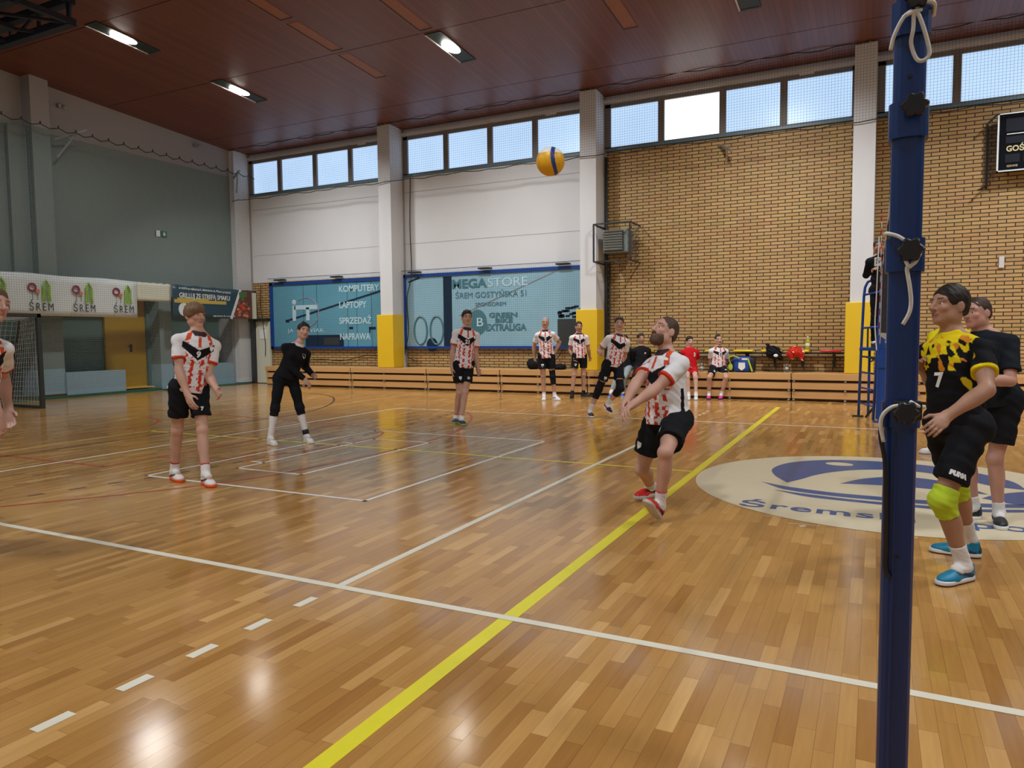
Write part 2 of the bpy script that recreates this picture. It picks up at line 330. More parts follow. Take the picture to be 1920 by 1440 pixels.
lines.ribbon([(-14.5, 2.05), (-8.2, 2.05)], .05, Z1).ribbon([(-8.2, 2.03), (-8.2, 6.35)], .05, Z1).ribbon([(-8.2, 6.32), (-14.0, 6.9)], .05, Z1)
lines.ribbon(crom([(-8.2, 2.77), (-7.83, 2.88), (-7.3, 3.08), (-6.95, 3.5), (-6.78, 4.1), (-6.74, 4.7), (-6.75, 5.3), (-6.95, 5.75), (-7.35, 6.08), (-7.8, 6.27), (-8.2, 6.33)], 4), .045, Z1)
lines.ribbon(crom([(-11.4, 3.6), (-11.25, 4.3), (-11.3, 4.95), (-11.7, 5.45), (-12.15, 5.73), (-12.7, 5.86)]), .05, Z1)
lines.m('line_black')
DK = [(-7.9, -1.0), (-7.62, -.2), (-7.42, .45), (-7.3, .95), (-7.18, 1.45), (-7.05, 2.0), (-6.98, 2.6), (-6.96, 3.2), (-6.98, 4.0), (-7.0, 5.07), (-7.08, 6.0), (-7.17, 6.9), (-7.25, 7.6), (-7.36, 8.3), (-7.6, 9.2)]
dk = crom(DK, 30); ln = np.r_[0, np.cumsum(np.linalg.norm(np.diff(dk[:, :2], axis=0), axis=1))]
for k in range(int(ln[-1]/.36)):
    t = [k*.36, k*.36+.15]; lines.ribbon([(np.interp(a, ln, dk[:, 0]), np.interp(a, ln, dk[:, 1])) for a in t], .035, Z1)
lines.m('line_white')
for a, b in (((-7.22, 1.88), (-4.27, 1.88)), ((-4.27, 1.88), (-4.27, 5.9)), ((-4.27, 5.9), (-7.22, 5.9)), ((-7.22, 5.9), (-7.22, 1.88)), ((-6.65, 2.61), (-5.7, 2.61)), ((-5.7, 2.61), (-5.7, 5.14)), ((-5.7, 5.14), (-6.65, 5.14)), ((-6.65, 5.14), (-6.65, 2.61)), ((-6.65, 3.0), (-6.85, 3.02)), ((-6.65, 4.68), (-6.85, 4.7))):
    d = np.array(b)-np.array(a); d = d/np.linalg.norm(d)*.02
    lines.ribbon([np.r_[np.array(a)-d], np.r_[np.array(b)+d]], .042, Z2)
lines.m('line_cream')
lines.ribbon([(-12.5, 0), (9.03, 0)], .055, Z2).ribbon([(-9.03, 9), (9.03, 9)], .055, Z2)
for x in (-3, 3): lines.ribbon([(x, .027), (x, 8.97)], .055, Z2)
lines.ribbon([(-9, .027), (-9, 8.97)], .055, Z2).ribbon([(9, .027), (9, 8.97)], .055, Z2)
for x in (-3, 3):
    for k in range(5):
        lines.ribbon([(x, -.20-.35*k), (x, -.35-.35*k)], .055, Z2).ribbon([(x, 9.2+.35*k), (x, 9.35+.35*k)], .055, Z2)
lines.ribbon([(-.75, 2.62), (-.52, 2.64)], .012, Z2).ribbon([(-.66, 2.56), (-.62, 2.59)], .03, Z2)
lines.build('court_markings', floor)
# centre circle with the club emblem
CX, CY = -.02, 4.40
logo = MB('circle_cream'); logo.disc((CX, CY, Z2+.0006), 1.79, 96); logo.m('logo_blue')
def crescent(outer, inner, z): logo.poly([(x, y, z) for x, y in list(outer)+list(inner)[::-1]])
def curve2(pts, n=8): return [(q[0], q[1]) for q in crom([(x, y, 0) for x, y in pts], n)]
zz = Z2+.0012
def band(o, i):
    o, i = curve2(o), curve2(i); n = min(len(o), len(i))
    for k in range(n-1): logo.quad((*o[k], zz), (*o[k+1], zz), (*i[k+1], zz), (*i[k], zz))
band([(-.92, 4.24), (-1.08, 4.6), (-1.14, 5.0), (-1.0, 5.45), (-.65, 5.78), (-.2, 5.9), (.3, 5.86), (.75, 5.6), (1.05, 5.2), (1.12, 4.75)],
     [(-.92, 4.24), (-.8, 4.5), (-.7, 4.75), (-.55, 5.0), (-.3, 5.25), (0, 5.38), (.3, 5.36), (.6, 5.15), (.85, 4.85), (1.12, 4.75)])
band([(-.45, 4.4), (-.25, 4.75), (.05, 5.0), (.35, 4.98), (.6, 4.75), (.78, 4.4)], [(-.45, 4.4), (-.2, 4.45), (.05, 4.48), (.35, 4.46), (.6, 4.42), (.78, 4.4)])
band([(1.15, 4.72), (1.22, 4.4), (1.15, 4.15), (.95, 4.05), (.7, 4.2)], [(1.15, 4.72), (1.0, 4.6), (.9, 4.5), (.8, 4.38), (.7, 4.2)])
band([(-1.16, 4.2), (-.9, 3.9), (-.5, 3.78), (-.08, 3.76), (.5, 3.78), (1.0, 3.95), (1.2, 4.15)], [(-1.16, 4.2), (-.92, 4.06), (-.5, 3.94), (-.08, 3.92), (.5, 3.94), (1.0, 4.08), (1.2, 4.15)])
band([(-1.0, 3.85), (-.7, 3.66), (-.3, 3.6), (.1, 3.58), (.6, 3.62), (1.0, 3.78), (1.1, 3.9)], [(-1.0, 3.85), (-.72, 3.78), (-.3, 3.70), (.1, 3.69), (.6, 3.73), (1.0, 3.87), (1.1, 3.9)])
logo.m('circle_cream').disc((-.50, 5.55, zz+.0004), .12, 24, sx=1.2, sy=.9)
logo.build('court_logo', floor)
# club lettering under the emblem
V, F = text_geo('Śremski Sport', .34, 'CENTER', 0, 1.12, .008); w0 = V[:, 0].max()-V[:, 0].min()
W = [(CX+.02+v[0]*2.42/w0, 3.17+v[1]*.95-.035*math.cos(v[0]*2.42/w0*1.2), zz) for v in V]
mesh_obj('logo_lettering', W, F, ['logo_blue'], floor)

# back wall: brick bays, plastered bays, window strip above
WZ0, WZ1 = 6.08, 7.2
PILX = [-12.66, -6.55, -.45, 5.65, 11.75, 17.85]
wb = MB('brick')
wb.m('plaster').box((XL-.6, YB, 3.28), (-6.3, YB+.3, WZ0)); wb.m('brick').box((XL-.6, YB, 0), (-6.3, YB+.3, 3.28)); wb.m('brick').box((-6.3, YB, 0), (XR+.3, YB+.3, WZ0)); wb.m('plaster').box((XL-.6, YB, WZ1), (XR+.3, YB+.3, 8.2))
for k, z in enumerate((4.15, 5.62)): wb.m('plaster_grey').box((XL+.3, YB-.004, z), (-6.75, YB+.01, z+.012))
structure(wb, 'wall_back')
# left wall with its recesses
wl = MB('plaster_grey')
wl.box((XL-.3, YF, 6.62), (XL, YB, 8.4)); wl.m('plaster_green').box((XL-.3, YF, 2.75), (XL, YB, 6.62))
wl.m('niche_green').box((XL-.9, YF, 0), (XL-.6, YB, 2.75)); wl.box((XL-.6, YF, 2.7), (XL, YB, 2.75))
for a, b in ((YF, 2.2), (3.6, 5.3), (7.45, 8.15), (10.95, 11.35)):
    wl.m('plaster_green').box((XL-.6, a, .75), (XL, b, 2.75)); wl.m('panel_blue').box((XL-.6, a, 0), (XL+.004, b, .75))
wl.m('panel_blue').box((XL-.6, 13.05, 0), (XL, 13.5, .7)); wl.m('plaster_green').box((XL-.6, 12.35, .7), (XL-.2, 12.75, 2.75)); wl.m('plaster_grey').box((XL-.6, 13.6, 0), (XL, YB, 2.75))
wl.m('panel_blue').box((XL-.35, 11.35, 0), (XL+.02, 13.6, .68)); wl.m('panel_blue').box((XL-.3, 8.15, 0), (XL+.06, 9.78, .64))
wl.m('plaster_grey').box((XL, 7.42, 6.62), (XL+.36, 7.86, 7.84)); wl.m('plaster_green').box((XL, 7.42, 3.0), (XL+.36, 7.86, 6.62)); wl.box((XL, 7.0, 3.0), (XL+.12, 7.42, 6.6))
structure(wl, 'wall_left')
structure(MB('plaster_grey').box((XR, YF, 0), (XR+.3, YB, 8.4)), 'wall_right')
wf = MB('plaster'); wf.box((XL-.6, YF-.3, 0), (XR+.3, YF, 5.6)).box((XL-.6, YF-.3, 7.0), (XR+.3, YF, 8.4)); structure(wf, 'wall_front')
bb = MB('dark_green'); bb.box((XL, 4.5, 0), (XL+.10, 9.8, .07)).box((XL-.1, 9.8, 0), (XL+.06, 10.9, .07)).m('line_brown').box((XL, 4.5, .07), (XL+.035, 9.6, .11)); bb.m('dark_green').box((XL, 10.9, 0), (XL+.35, 14.0, .03)); structure(bb, 'baseboard_left')
# ceiling: two shallow slopes of boards with cross seams
ce = MB('ceiling_boards')
ys = sorted([YF-.3, 4.4, YB+.3, 9.6, 12.68, -.8, -3.9, 6.5, 1.4])
HOLES = []
for a, b in zip(ys[:-1], ys[1:]):
    za, zb = ceil_z(a), ceil_z(b)
    ce.m('ceiling_boards').add([(XL-.6, a, za), (XR+.3, a, za), (XR+.3, b-.02, zb), (XL-.6, b-.02, zb), (XL-.6, a, za+.2), (XR+.3, a, za+.2), (XR+.3, b-.02, zb+.2), (XL-.6, b-.02, zb+.2)], [(0, 1, 2, 3), (7, 6, 5, 4), (0, 4, 5, 1), (2, 6, 7, 3), (1, 5, 6, 2), (3, 7, 4, 0)])
    ce.m('black_metal').quad((XL-.6, b-.03, zb+.015), (XR+.3, b-.03, zb+.015), (XR+.3, b+.01, zb+.015), (XL-.6, b+.01, zb+.015))
structure(ce, 'ceiling')
# pillars
for k, px in enumerate([-18.62]+PILX):
    p = MB('plaster'); hw = .21 if k else .12
    p.box((px-hw, 13.7, .05), (px+hw, YB, 7.42)).m('plaster_grey').box((px-hw-.015, 14.29, 0), (px+hw+.015, YB-.002, 7.4)).m('white_rail').box((px-.07, 13.69, 7.38), (px-.055, 13.72, 7.45)).box((px+.06, 13.69, 7.38), (px+.075, 13.72, 7.45))
    structure(p, 'trim_%d' % (k+1))
# windows
EDG = [(-18.5, [-17.18, -15.73, -14.36], -12.87), (-12.45, [-11.0, -9.6, -8.26], -6.76), (-6.34, [-4.90, -3.45, -2.11], -.66), (-.24, [1.22, 2.7, 4.1], 5.44), (5.86, [7.3, 8.8, 10.2], 11.54), (11.96, [13.4, 14.8, 16.2], 17.64)]
for k, (a, ms, b) in enumerate(EDG):
    w_ = MB('window_frame')
    w_.box((a, YB-.02, WZ0), (b, YB+.10, WZ0+.07)).box((a, YB-.02, WZ1-.09), (b, YB+.10, WZ1)).box((a, YB-.02, WZ0), (a+.16, YB+.1, WZ1)).box((b-.06, YB-.02, WZ0), (b, YB+.1, WZ1))
    for x in ms: w_.box((x-.075, YB-.03, WZ0), (x+.075, YB+.1, WZ1))
    w_.m('white_rail').box((a, YB-.10, WZ1+.02), (b, YB-.001, WZ1+.10)).m('sill_blue').box((a, YB-.05, WZ0-.03), (b, YB+.02, WZ0+.03))
    wo = structure(w_, 'window_%d' % (k+1))
    xs = [a+.16]+ms+[b-.06]
    for i in range(4):
        x0 = xs[i]+(.075 if i else 0); x1 = xs[i+1]-(.075 if i < 3 else 0)
        br = (k == 2 and i == 1)
        MB('bright_pane' if br else 'frosted_pane').box((x0, YB+.04, WZ0+.03), (x1, YB+.06, WZ1-.09)).build('window_pane', wo)
        if i == 3: 
            MB('white_rail').box((x0+.25, YB-.07, WZ1-.03), (x0+.55, YB-.02, WZ1+.03)).build('window_opener', wo)
for k in range(5):  # unseen front-wall windows, added as bluish fill light
    a = -17+k*7.0; w_ = MB('window_frame')
    w_.box((a, YF-.15, 5.6), (a+6.2, YF+.02, 5.7)).box((a, YF-.15, 6.9), (a+6.2, YF+.02, 7.0)).box((a-.8, YF-.2, 5.6), (a, YF+.01, 7.0)).box((a+6.2, YF-.2, 5.6), (a+6.3, YF+.01, 7.0))
    wo = structure(w_, 'window_%d' % (k+7))
    MB('front_fill_pane').box((a, YF-.12, 5.7), (a+6.2, YF-.1, 6.9)).build('window_pane', wo)
# yellow door in the left recess
d = MB('door_yellow'); d.box((XL-.58, 9.62, .12), (XL-.50, 10.85, 2.62)); d.m('niche_green').box((XL-.6, 10.85, 0), (XL-.42, 10.95, 2.75)).m('sill_blue').box((XL-.58, 9.62, 0), (XL-.48, 10.85, .12)).m('line_orange').box((XL-.5, 9.7, .1), (XL-.1, 10.8, .13))
do = structure(d, 'door_1')
h = MB('black_plastic'); h.tube([(XL-.5, 10.37, 1.28), (XL-.42, 10.37, 1.28), (XL-.42, 10.22, 1.28)], .014).box((XL-.5, 10.34, 1.12), (XL-.485, 10.41, 1.34)); h.build('door_handle', do)

# ================================================================== THINGS OF THE HALL
UPV = (0, 0, 1)
# bleachers
def bleacher(x0, x1, label):
    c = (x0+x1)/2; t = thing('bleacher_section', (c, 13.6, 0), label, 'bleacher', 'bleacher sections along the back wall')
    rows = [(.46, .60, 13.44, .03), (.26, .41, 13.47, .03), (.055, .21, 13.50, .03)]
    for i, (a, b, y, th) in enumerate(rows):
        MB('bench_wood').bbox((x0+.012, y, a), (x1-.012, y+th, b), .006).build('front_board', t)
    for i in range(3):
        MB('bench_wood').bbox((x0+.012, 13.47+i*.27, .575), (x1-.012, 13.72+i*.27, .60), .005).build('seat_board', t)
    MB('line_brown').box((x0+.02, 13.56, .02), (x1-.02, 13.60, .57)).build('backing', t)
    for x in (x0+.05, x0+(x1-x0)*.45, x1-.05):
        for z in (.435, .235, .03): MB('alu').box((x-.02, 13.46, z-.015), (x+.02, 13.53, z+.015)).build('bracket', t)
    for x in (x0+.3, x1-.3): MB('black_metal').box((x-.02, 13.55, 0), (x+.02, 14.3, .04)).build('floor_beam', t)
XSEC = [-17.17, -13.82, -11.20, -8.92, -6.5, -4.14, -1.775, .6, 3.0, 5.4]
BL = ['wooden bleacher section at the far left end, below the board reading KOMPUTERY', 'wooden bleacher section at the foot of the yellow padded pillar nearest the left end',
      'wooden bleacher section directly behind the player numbered 21', 'wooden bleacher section with black bags lying on it', 'wooden bleacher section behind the running player', 'wooden bleacher section under the seated player 51 and the blue bag',
      'wooden bleacher section at the foot of the referee ladder', 'wooden bleacher section behind the near blue post and player in black and yellow', 'wooden bleacher section at the right edge of the picture']
for i in range(9): bleacher(XSEC[i], XSEC[i+1], BL[i])
# padded pillar covers
for px, lb in zip(PILX[:4], ['yellow pad round the leftmost free-standing wall pillar', 'yellow pad on the pillar beside the brick bay, behind the standing substitutes', 'yellow pad on the pillar behind the referee ladder', 'yellow pad on the pillar beyond the right edge']):
    m_ = MB('pad_yellow'); m_.bbox((px-.29, 13.6, .605), (px+.27, 13.70, 2.11), .015).bbox((px-.29, 13.7, .605), (px-.215, 14.12, 2.11), .012).bbox((px+.215, 13.7, .605), (px+.27, 14.12, 2.11), .012)
    tag(m_.build('pillar_pad', origin=(px, 13.7, .6)), lb, 'pad', 'yellow pillar pads')
# glazed sponsor boards on the left bays
def board(x0, x1, z0, z1, label, mat):
    t = thing('sponsor_board', ((x0+x1)/2, 14.3, z0), label, 'sign')
    f = MB('frame_blue'); f.box((x0, 14.24, z0), (x1, 14.33, z0+.07)).box((x0, 14.24, z1-.09), (x1, 14.33, z1)).box((x0, 14.24, z0), (x0+.12, 14.33, z1)).box((x1-.05, 14.24, z0), (x1, 14.33, z1)); f.build('frame', t)
    MB(mat).box((x0+.12, 14.28, z0+.07), (x1-.05, 14.31, z1-.09)).build('panel', t)
    return t
b1 = board(-17.68, -12.9, 1.13, 3.24, 'blue framed glossy board reading KOMPUTERY LAPTOPY SPRZEDAZ NAPRAWA', 'panel_teal')
yq = 14.277
sl = MB('panel_dark')
for x in (-16.3, -15.75, -14.2, -13.65, -14.55): sl.box((x, yq, 1.2), (x+.012, yq+.002, 3.15))
sl.bar((-17.0, yq, 2.02), (-13.0, yq, 2.90), .004, .06).box((-17.05, yq-.001, 1.97), (-16.9, yq, 2.06)).box((-16.25, yq, 1.2), (-14.72, yq+.002, 1.56)).m('steel_dark').box((-15.5, yq-.002, 1.25), (-14.9, yq, 1.47)).m('panel_dark').box((-14.5, yq, 1.72), (-14.35, yq+.002, 1.8)).box((-13.75, yq, 1.7), (-13.5, yq+.002, 1.78)).box((-13.75, yq, 1.6), (-13.7, yq+.002, 1.78)); sl.build('strips', b1)  # long diagonal bar: reflection of a ceiling beam, drawn as a dark strip
R_ = (1, 0, 0)
for tx, z in (('KOMPUTERY', 2.94), ('LAPTOPY', 2.45), ('SPRZEDAŻ', 1.97), ('NAPRAWA', 1.49)):
    wd = {'KOMPUTERY': 1.5, 'LAPTOPY': 1.02, 'SPRZEDAŻ': 1.2, 'NAPRAWA': 1.14}[tx]
    V, _F = text_geo(tx, .27); s_ = wd/(V[:, 0].max()-V[:, 0].min())
    text_on('lettering', tx, .27, (-14.86+wd/2, 14.272, z), R_, UPV, 'letter_pale', b1, sx=s_, bold=.006)
lg = MB('letter_pale')
def rod(a, b, r): lg.tube([(a[0], 14.275, a[1]), (b[0], 14.275, b[1])], r, 12); lg.ellipsoid((a[0], 14.275, a[1]), (r, .012, r)); lg.ellipsoid((b[0], 14.275, b[1]), (r, .012, r))
for a, b in (((-16.68, 2.42), (-16.68, 2.08)), ((-16.6, 2.43), (-15.8, 2.43)), ((-16.12, 2.36), (-16.12, 2.08))): 
    lg.bbox((min(a[0], b[0])-.07, 14.268, min(a[1], b[1])-.07), (max(a[0], b[0])+.07, 14.28, max(a[1], b[1])+.07), .005)
lg.ellipsoid((-16.68, 14.275, 2.6), (.085, .01, .085)); lg.build('logo', b1)
rg = MB('letter_pink'); rg.tube([(-16.2+.52*math.cos(a), 14.274, 2.27+.46*math.sin(a)) for a in np.linspace(-1.3, 2.2, 30)], .014, 6); rg.build('logo_ring', b1)
text_on('lettering', 'JA', .17, (-16.85, 14.272, 1.7), R_, UPV, 'letter_pale', b1, sx=1.5); text_on('lettering', 'WIAK', .17, (-15.83, 14.272, 1.7), R_, UPV, 'letter_pale', b1, sx=1.6)
b2 = board(-12.5, -6.78, 1.13, 3.27, 'blue framed glossy board reading MEGA STORE and EXTRALIGA', 'panel_teal_light')
sl = MB('panel_dark'); sl.box((-11.12, yq, 1.2), (-10.84, yq+.002, 3.16)).m('steel_grey').bar((-10.6, yq, 2.05), (-7.6, yq, 3.17), .004, .03).m('panel_dark').bar((-12.3, yq, 3.05), (-11.9, yq, 3.17), .004, .05)  # grey diagonal: beam reflection in the glass, drawn onto the panel
sl.m('steel_dark').box((-7.62, yq, 1.2), (-6.84, yq+.002, 1.9)).m('panel_dark').ellipsoid((-11.52, yq, 1.24), (.19, .004, .2))
for i in range(26): cx, cz = -7.65+random.random()*.8, 1.9+random.random()*.3; sl.box((cx, yq-.001, cz), (cx+.12, yq, cz+.06))
sl.m('letter_teal'); 
for q in (-11.9, -11.35): sl.tube([(q+.22*math.cos(a), 14.276, 1.65+.4*math.sin(a)) for a in np.linspace(0, 6.283, 24)], .028, 6, caps=False)
sl.ellipsoid((-10.02, 14.277, 1.85), (.3, .004, .36)); sl.build('picture', b2)
for tx, cx, z, wd, sz, mt_, bo in (('MEGA', -10.28, 2.92, 1.08, .34, 'letter_teal', .012), ('STORE', -9.08, 2.92, 1.2, .34, 'letter_pale', 0), ('ŚREM GOSTYŃSKA 51', -9.6, 2.6, 2.2, .22, 'letter_teal', 0), ('SPONSOREM', -9.6, 2.34, .95, .15, 'letter_teal', 0), ('GREEN', -9.22, 2.04, .85, .17, 'letter_teal', .006), ('BIKE', -9.2, 1.89, .52, .17, 'letter_teal', .006), ('EXTRALIGA', -9.15, 1.70, 1.22, .25, 'letter_teal', .008), ('B', -9.95, 1.85, .2, .34, 'letter_pale', 0)):
    V, _F = text_geo(tx, sz); s_ = wd/(V[:, 0].max()-V[:, 0].min()); text_on('lettering', tx, sz, (cx, 14.270, z), R_, UPV, mt_, b2, sx=s_, bold=bo)
# ceiling lamps
def lamp(x, y, label):
    z = ceil_z(y); t = thing('ceiling_lamp', (x, y, z), label, 'lamp', 'ceiling lamps')
    g = .06*(1 if y < 4.4 else -1)
    def zz_(yy): return z+(yy-y)*g
    f = MB('recess_black')
    for s_ in (-1, 1): f.m('white_rail' if s_ < 0 else 'recess_black').bar((x+s_*.19, y-.72, zz_(y-.72)-.004), (x+s_*.19, y+.72, zz_(y+.72)-.004), .025, .03)
    for s_ in (-1, 1): f.m('recess_black').bar((x-.19, y+s_*.72, zz_(y+s_*.72)-.004), (x+.19, y+s_*.72, zz_(y+s_*.72)-.004), .03, .03)
    f.build('frame', t)
    MB('recess_black').add([(x-.18, y-.7, zz_(y-.7)-.008), (x+.18, y-.7, zz_(y-.7)-.008), (x+.18, y+.7, zz_(y+.7)-.008), (x-.18, y+.7, zz_(y+.7)-.008)], [(0, 1, 2, 3)]).build('tray', t)
    bl = MB('lamp_glow'); bl.smooth = True; bl.ellipsoid((x, y, z-.02), (.15, .30, .03)); bl.build('bulb', t)
LL = ['ceiling lamp over the left goal area, farther from the windows', 'ceiling lamp nearest the left end of the window strip', 'ceiling lamp above the flying ball', 'ceiling lamp at the top edge above the brick bay', 'ceiling lamp above the scoreboard bay', 'ceiling lamp in the far right bay by the windows', 'ceiling lamp over the near left corner of the hall', 'ceiling lamp near the front wall, left of the camera', 'ceiling lamp near the front wall, just behind the camera', 'ceiling lamp near the front wall, right of the camera', 'ceiling lamp over the right end of the court', 'ceiling lamp over the right half of the court, beyond the net']
for (x, y), lb in zip(LAMPS, LL): lamp(x, y, lb)
# boarded-over hatches
def hatch(x, y, label):
    z = ceil_z(y); g = -.06
    m_ = MB('hatch_wood'); m_.add([(x-.14, y-.66, z-.66*g-.004), (x+.14, y-.66, z-.66*g-.004), (x+.14, y+.66, z+.66*g-.004), (x-.14, y+.66, z+.66*g-.004)], [(0, 1, 2, 3)])
    m_.m('black_metal').bar((x-.15, y-.66, z-.66*g-.003), (x-.15, y+.66, z+.66*g-.003), .02, .018).bar((x-.15, y+.67, z+.67*g-.003), (x+.14, y+.67, z+.67*g-.003), .03, .018)
    tag(m_.build('ceiling_hatch', origin=(x, y, z)), label, 'hatch', 'wooden ceiling hatches')
for x, y, lb in ((-10.72, 7.28, 'wooden ceiling hatch at the top edge, left of two in line'), (-10.72, 8.79, 'wooden ceiling hatch in the middle of the row between the two left lamps'), (-10.72, 10.35, 'wooden ceiling hatch nearest the window strip, between the lamps'), (-8.44, 8.8, 'wooden ceiling hatch just beside the lamp above the ball'), (-4.66, 10.45, 'wooden ceiling hatch cut off by the top edge, near the brick bay')): hatch(x, y, lb)
# folded hoop frame under the ceiling
t = thing('ceiling_frame', (-15.2, 4.8, 7.3), 'dark navy steel frame hanging under the ceiling in the top left corner', 'frame')
m_ = MB('truss_navy'); 
for z in (7.28, 7.66):
    for y in (5.33, 4.3): m_.bar((-18.2, y, z), (-13.4, y, z), .15, .13)
    m_.bar((-13.42, 4.3, z), (-13.42, 5.33, z), .1, .1)
m_.build('chord', t)
m_ = MB('truss_navy')
for i, x in enumerate(np.arange(-18.0, -13.3, .9)):
    for y in (5.33, 4.3): m_.bar((x, y, 7.28), (x, y, 7.66), .05, .05); m_.bar((x, y, 7.28 if i % 2 else 7.66), (min(x+.9, -13.42), y, 7.66 if i % 2 else 7.28), .04, .04)
    m_.bar((x, 4.3, 7.28), (min(x+.9, -13.42), 5.33, 7.28), .06, .05)
m_.build('bracing', t)
m_ = MB('truss_navy').box((-17.6, 4.45, 7.25), (-14.6, 5.0, 7.32)); m_.build('panel', t)
MB('truss_navy').bar((-15.0, 4.9, 7.6), (-15.0, 4.9, 8.0), .06, .06).build('hanger', t)
# small boxes and brackets on the left wall
for y, z, lb in ((8.36, 7.36, 'small grey sensor box high on the left wall beside the pillar top'), (12.44, 7.3, 'small grey sensor box high on the left wall near the far corner')):
    t = thing('sensor_box', (XL+.05, y, z), lb, 'sensor'); MB('steel_grey').bbox((XL, y-.08, z-.05), (XL+.07, y+.02, z+.06), .008).build('housing', t); s_ = MB('plaster_grey'); s_.ellipsoid((XL+.09, y+.07, z-.01), (.05, .07, .06)); s_.build('sensor_head', t, True)
def wall_bracket(name, base, tip, low, label):
    t = thing(name, base, label, 'bracket', 'steel brackets on the walls'); MB('steel_grey').bar(base, tip, .05, .05).build('arm', t); mid = tuple((np.array(base)+2*np.array(tip))/3); MB('steel_grey').bar(low, mid, .04, .04).build('brace', t)
wall_bracket('net_bracket', (XL+.3, 8.0, 6.42), (XL+.75, 8.55, 6.72), (XL+.3, 8.05, 6.0), 'grey steel bracket holding the net at the left wall pillar')
wall_bracket('net_bracket', (-18.5, 13.7, 6.55), (-17.5, 13.0, 6.55), (-18.4, 13.7, 6.1), 'grey steel bracket at the corner, crossing the first window pane')
wall_bracket('net_bracket', (-3.5, 14.33, 5.87), (-3.2, 14.0, 5.65), (-3.35, 14.33, 5.5), 'small dark bracket on the brick wall below the middle window')
m_ = MB('ink_white').box((XL-.001+.01, 10.95, 4.43), (XL+.03, 11.1, 4.6)); t = tag(m_.build('exit_sign', origin=(XL, 11.0, 4.5)), 'small pictogram sign with door and arrow high on the left wall', 'sign')
e_ = MB('dark_green').box((XL+.03, 11.12, 4.43), (XL+.035, 11.3, 4.6)).box((XL+.03, 10.93, 4.43), (XL+.034, 10.95, 4.6)).box((XL+.03, 11.08, 4.43), (XL+.034, 11.1, 4.6)).m('ink_white').box((XL+.036, 11.19, 4.5), (XL+.038, 11.23, 4.57)); e_.add([(XL+.038, 11.15, 4.52), (XL+.038, 11.27, 4.52), (XL+.038, 11.21, 4.45)], [(0, 1, 2)]); e_.build('pictogram', t)
# banners on the left side
def banner_mesh(x, y0, y1, z0a, z1a, z0b, z1b, amp=.02, n=40):
    V = []; F = []
    for i in range(n+1):
        t_ = i/n; y = y0+(y1-y0)*t_; xx = x+amp*math.sin(t_*23)*.6+amp*math.sin(t_*9+1)*.5
        for j in range(7): s_ = j/6; V.append((xx+amp*.5*math.sin(s_*3+t_*12), y, (z0a+(z0b-z0a)*t_)*(1-s_)+(z1a+(z1b-z1a)*t_+.012*math.sin(t_*30))*s_))
    for i in range(n):
        for j in range(6): F.append((i*7+j, (i+1)*7+j, (i+1)*7+j+1, i*7+j+1))
    return V, F
BXL = -18.12
V, F = banner_mesh(BXL, 1.0, 9.85, 2.10, 3.10, 2.06, 3.05)
bn = mesh_obj('town_banner', V, F, 'banner_white', None, smooth=True, origin=(BXL, 5.5, 2.06)); tag(bn, 'long white banner with repeated town emblem and the word SREM', 'banner')
md = bn.modifiers.new('thickness', 'SOLIDIFY'); md.thickness = .004
for y in (3.1, 4.15, 5.2, 6.25, 7.26, 8.32, 9.40):
    e = MB('ink_magenta'); X0 = BXL+.035
    e.tube([(X0, y-.17+.085*math.cos(a), 2.74+.085*math.sin(a)) for a in np.linspace(0, 6.283, 20)], .022, 6, caps=False)
    e.m('ink_orange').tube([(X0+.003, y-.05+.035*math.cos(a), 2.65+.035*math.sin(a)) for a in np.linspace(0, 6.283, 14)], .02, 6, caps=False)
    e.m('ink_black').tube([(X0, y-.17, 2.65), (X0, y-.17, 2.44), (X0, y-.2, 2.42)], .006, 5).tube([(X0, y-.05, 2.6), (X0, y-.05, 2.44)], .006, 5)
    e.m('ink_green').tube([(X0, y+.07, 2.42), (X0, y+.09, 2.60), (X0, y+.085, 2.78), (X0, y+.16, 2.92), (X0, y+.235, 2.78), (X0, y+.23, 2.60), (X0, y+.25, 2.42)], .026, 6).tube([(X0, y+.125, 2.42), (X0, y+.13, 2.70), (X0, y+.16, 2.80), (X0, y+.19, 2.70), (X0, y+.195, 2.42)], .014, 6)
    e.build('emblem', bn)
    text_on('lettering', 'ŚREM', .27, (X0, y+.03, 2.27), (0, 1, 0), UPV, 'ink_black', bn, sx=.72, spacing=1.35)
V, F = banner_mesh(BXL-.03, 9.86, 10.95, 2.53, 3.04, 2.53, 3.03, .01, 10)
bn = mesh_obj('blank_banner', V, F, 'banner_cream', None, smooth=True, origin=(BXL, 10.4, 2.5)); tag(bn, 'short cream banner without printing between the two printed banners', 'banner'); bn.modifiers.new('thickness', 'SOLIDIFY').thickness = .004
V, F = banner_mesh(BXL+.02, 10.95, 14.10, 2.08, 3.03, 2.10, 2.99, .004, 20)
bn = mesh_obj('grill_banner', V, F, 'banner_navy', None, smooth=True, origin=(BXL, 12.5, 2.08)); tag(bn, 'dark blue banner reading GRILLUJ ZE STREFA SMAKU with picture of grilled food', 'banner'); bn.modifiers.new('thickness', 'SOLIDIFY').thickness = .004
X0 = BXL+.04
text_on('lettering', 'GRILLUJ ZE STREFĄ SMAKU', .20, (X0, 12.08, 2.72), (0, 1, -.012), UPV, 'ink_white', bn, sx=.76, bold=.004)
text_on('lettering', 'zrobiliśmy najlepszych składników na Wasze przyjęcia', .095, (X0, 12.1, 2.92), (0, 1, -.03), UPV, 'ink_white', bn, sx=.9)
e = MB('ink_gold'); e.box((X0-.02, 11.0, 2.52), (X0-.002, 12.85, 2.62)).box((X0-.02, 11.1, 2.60), (X0-.004, 12.2, 2.66)); e.build('gold_strip', bn)
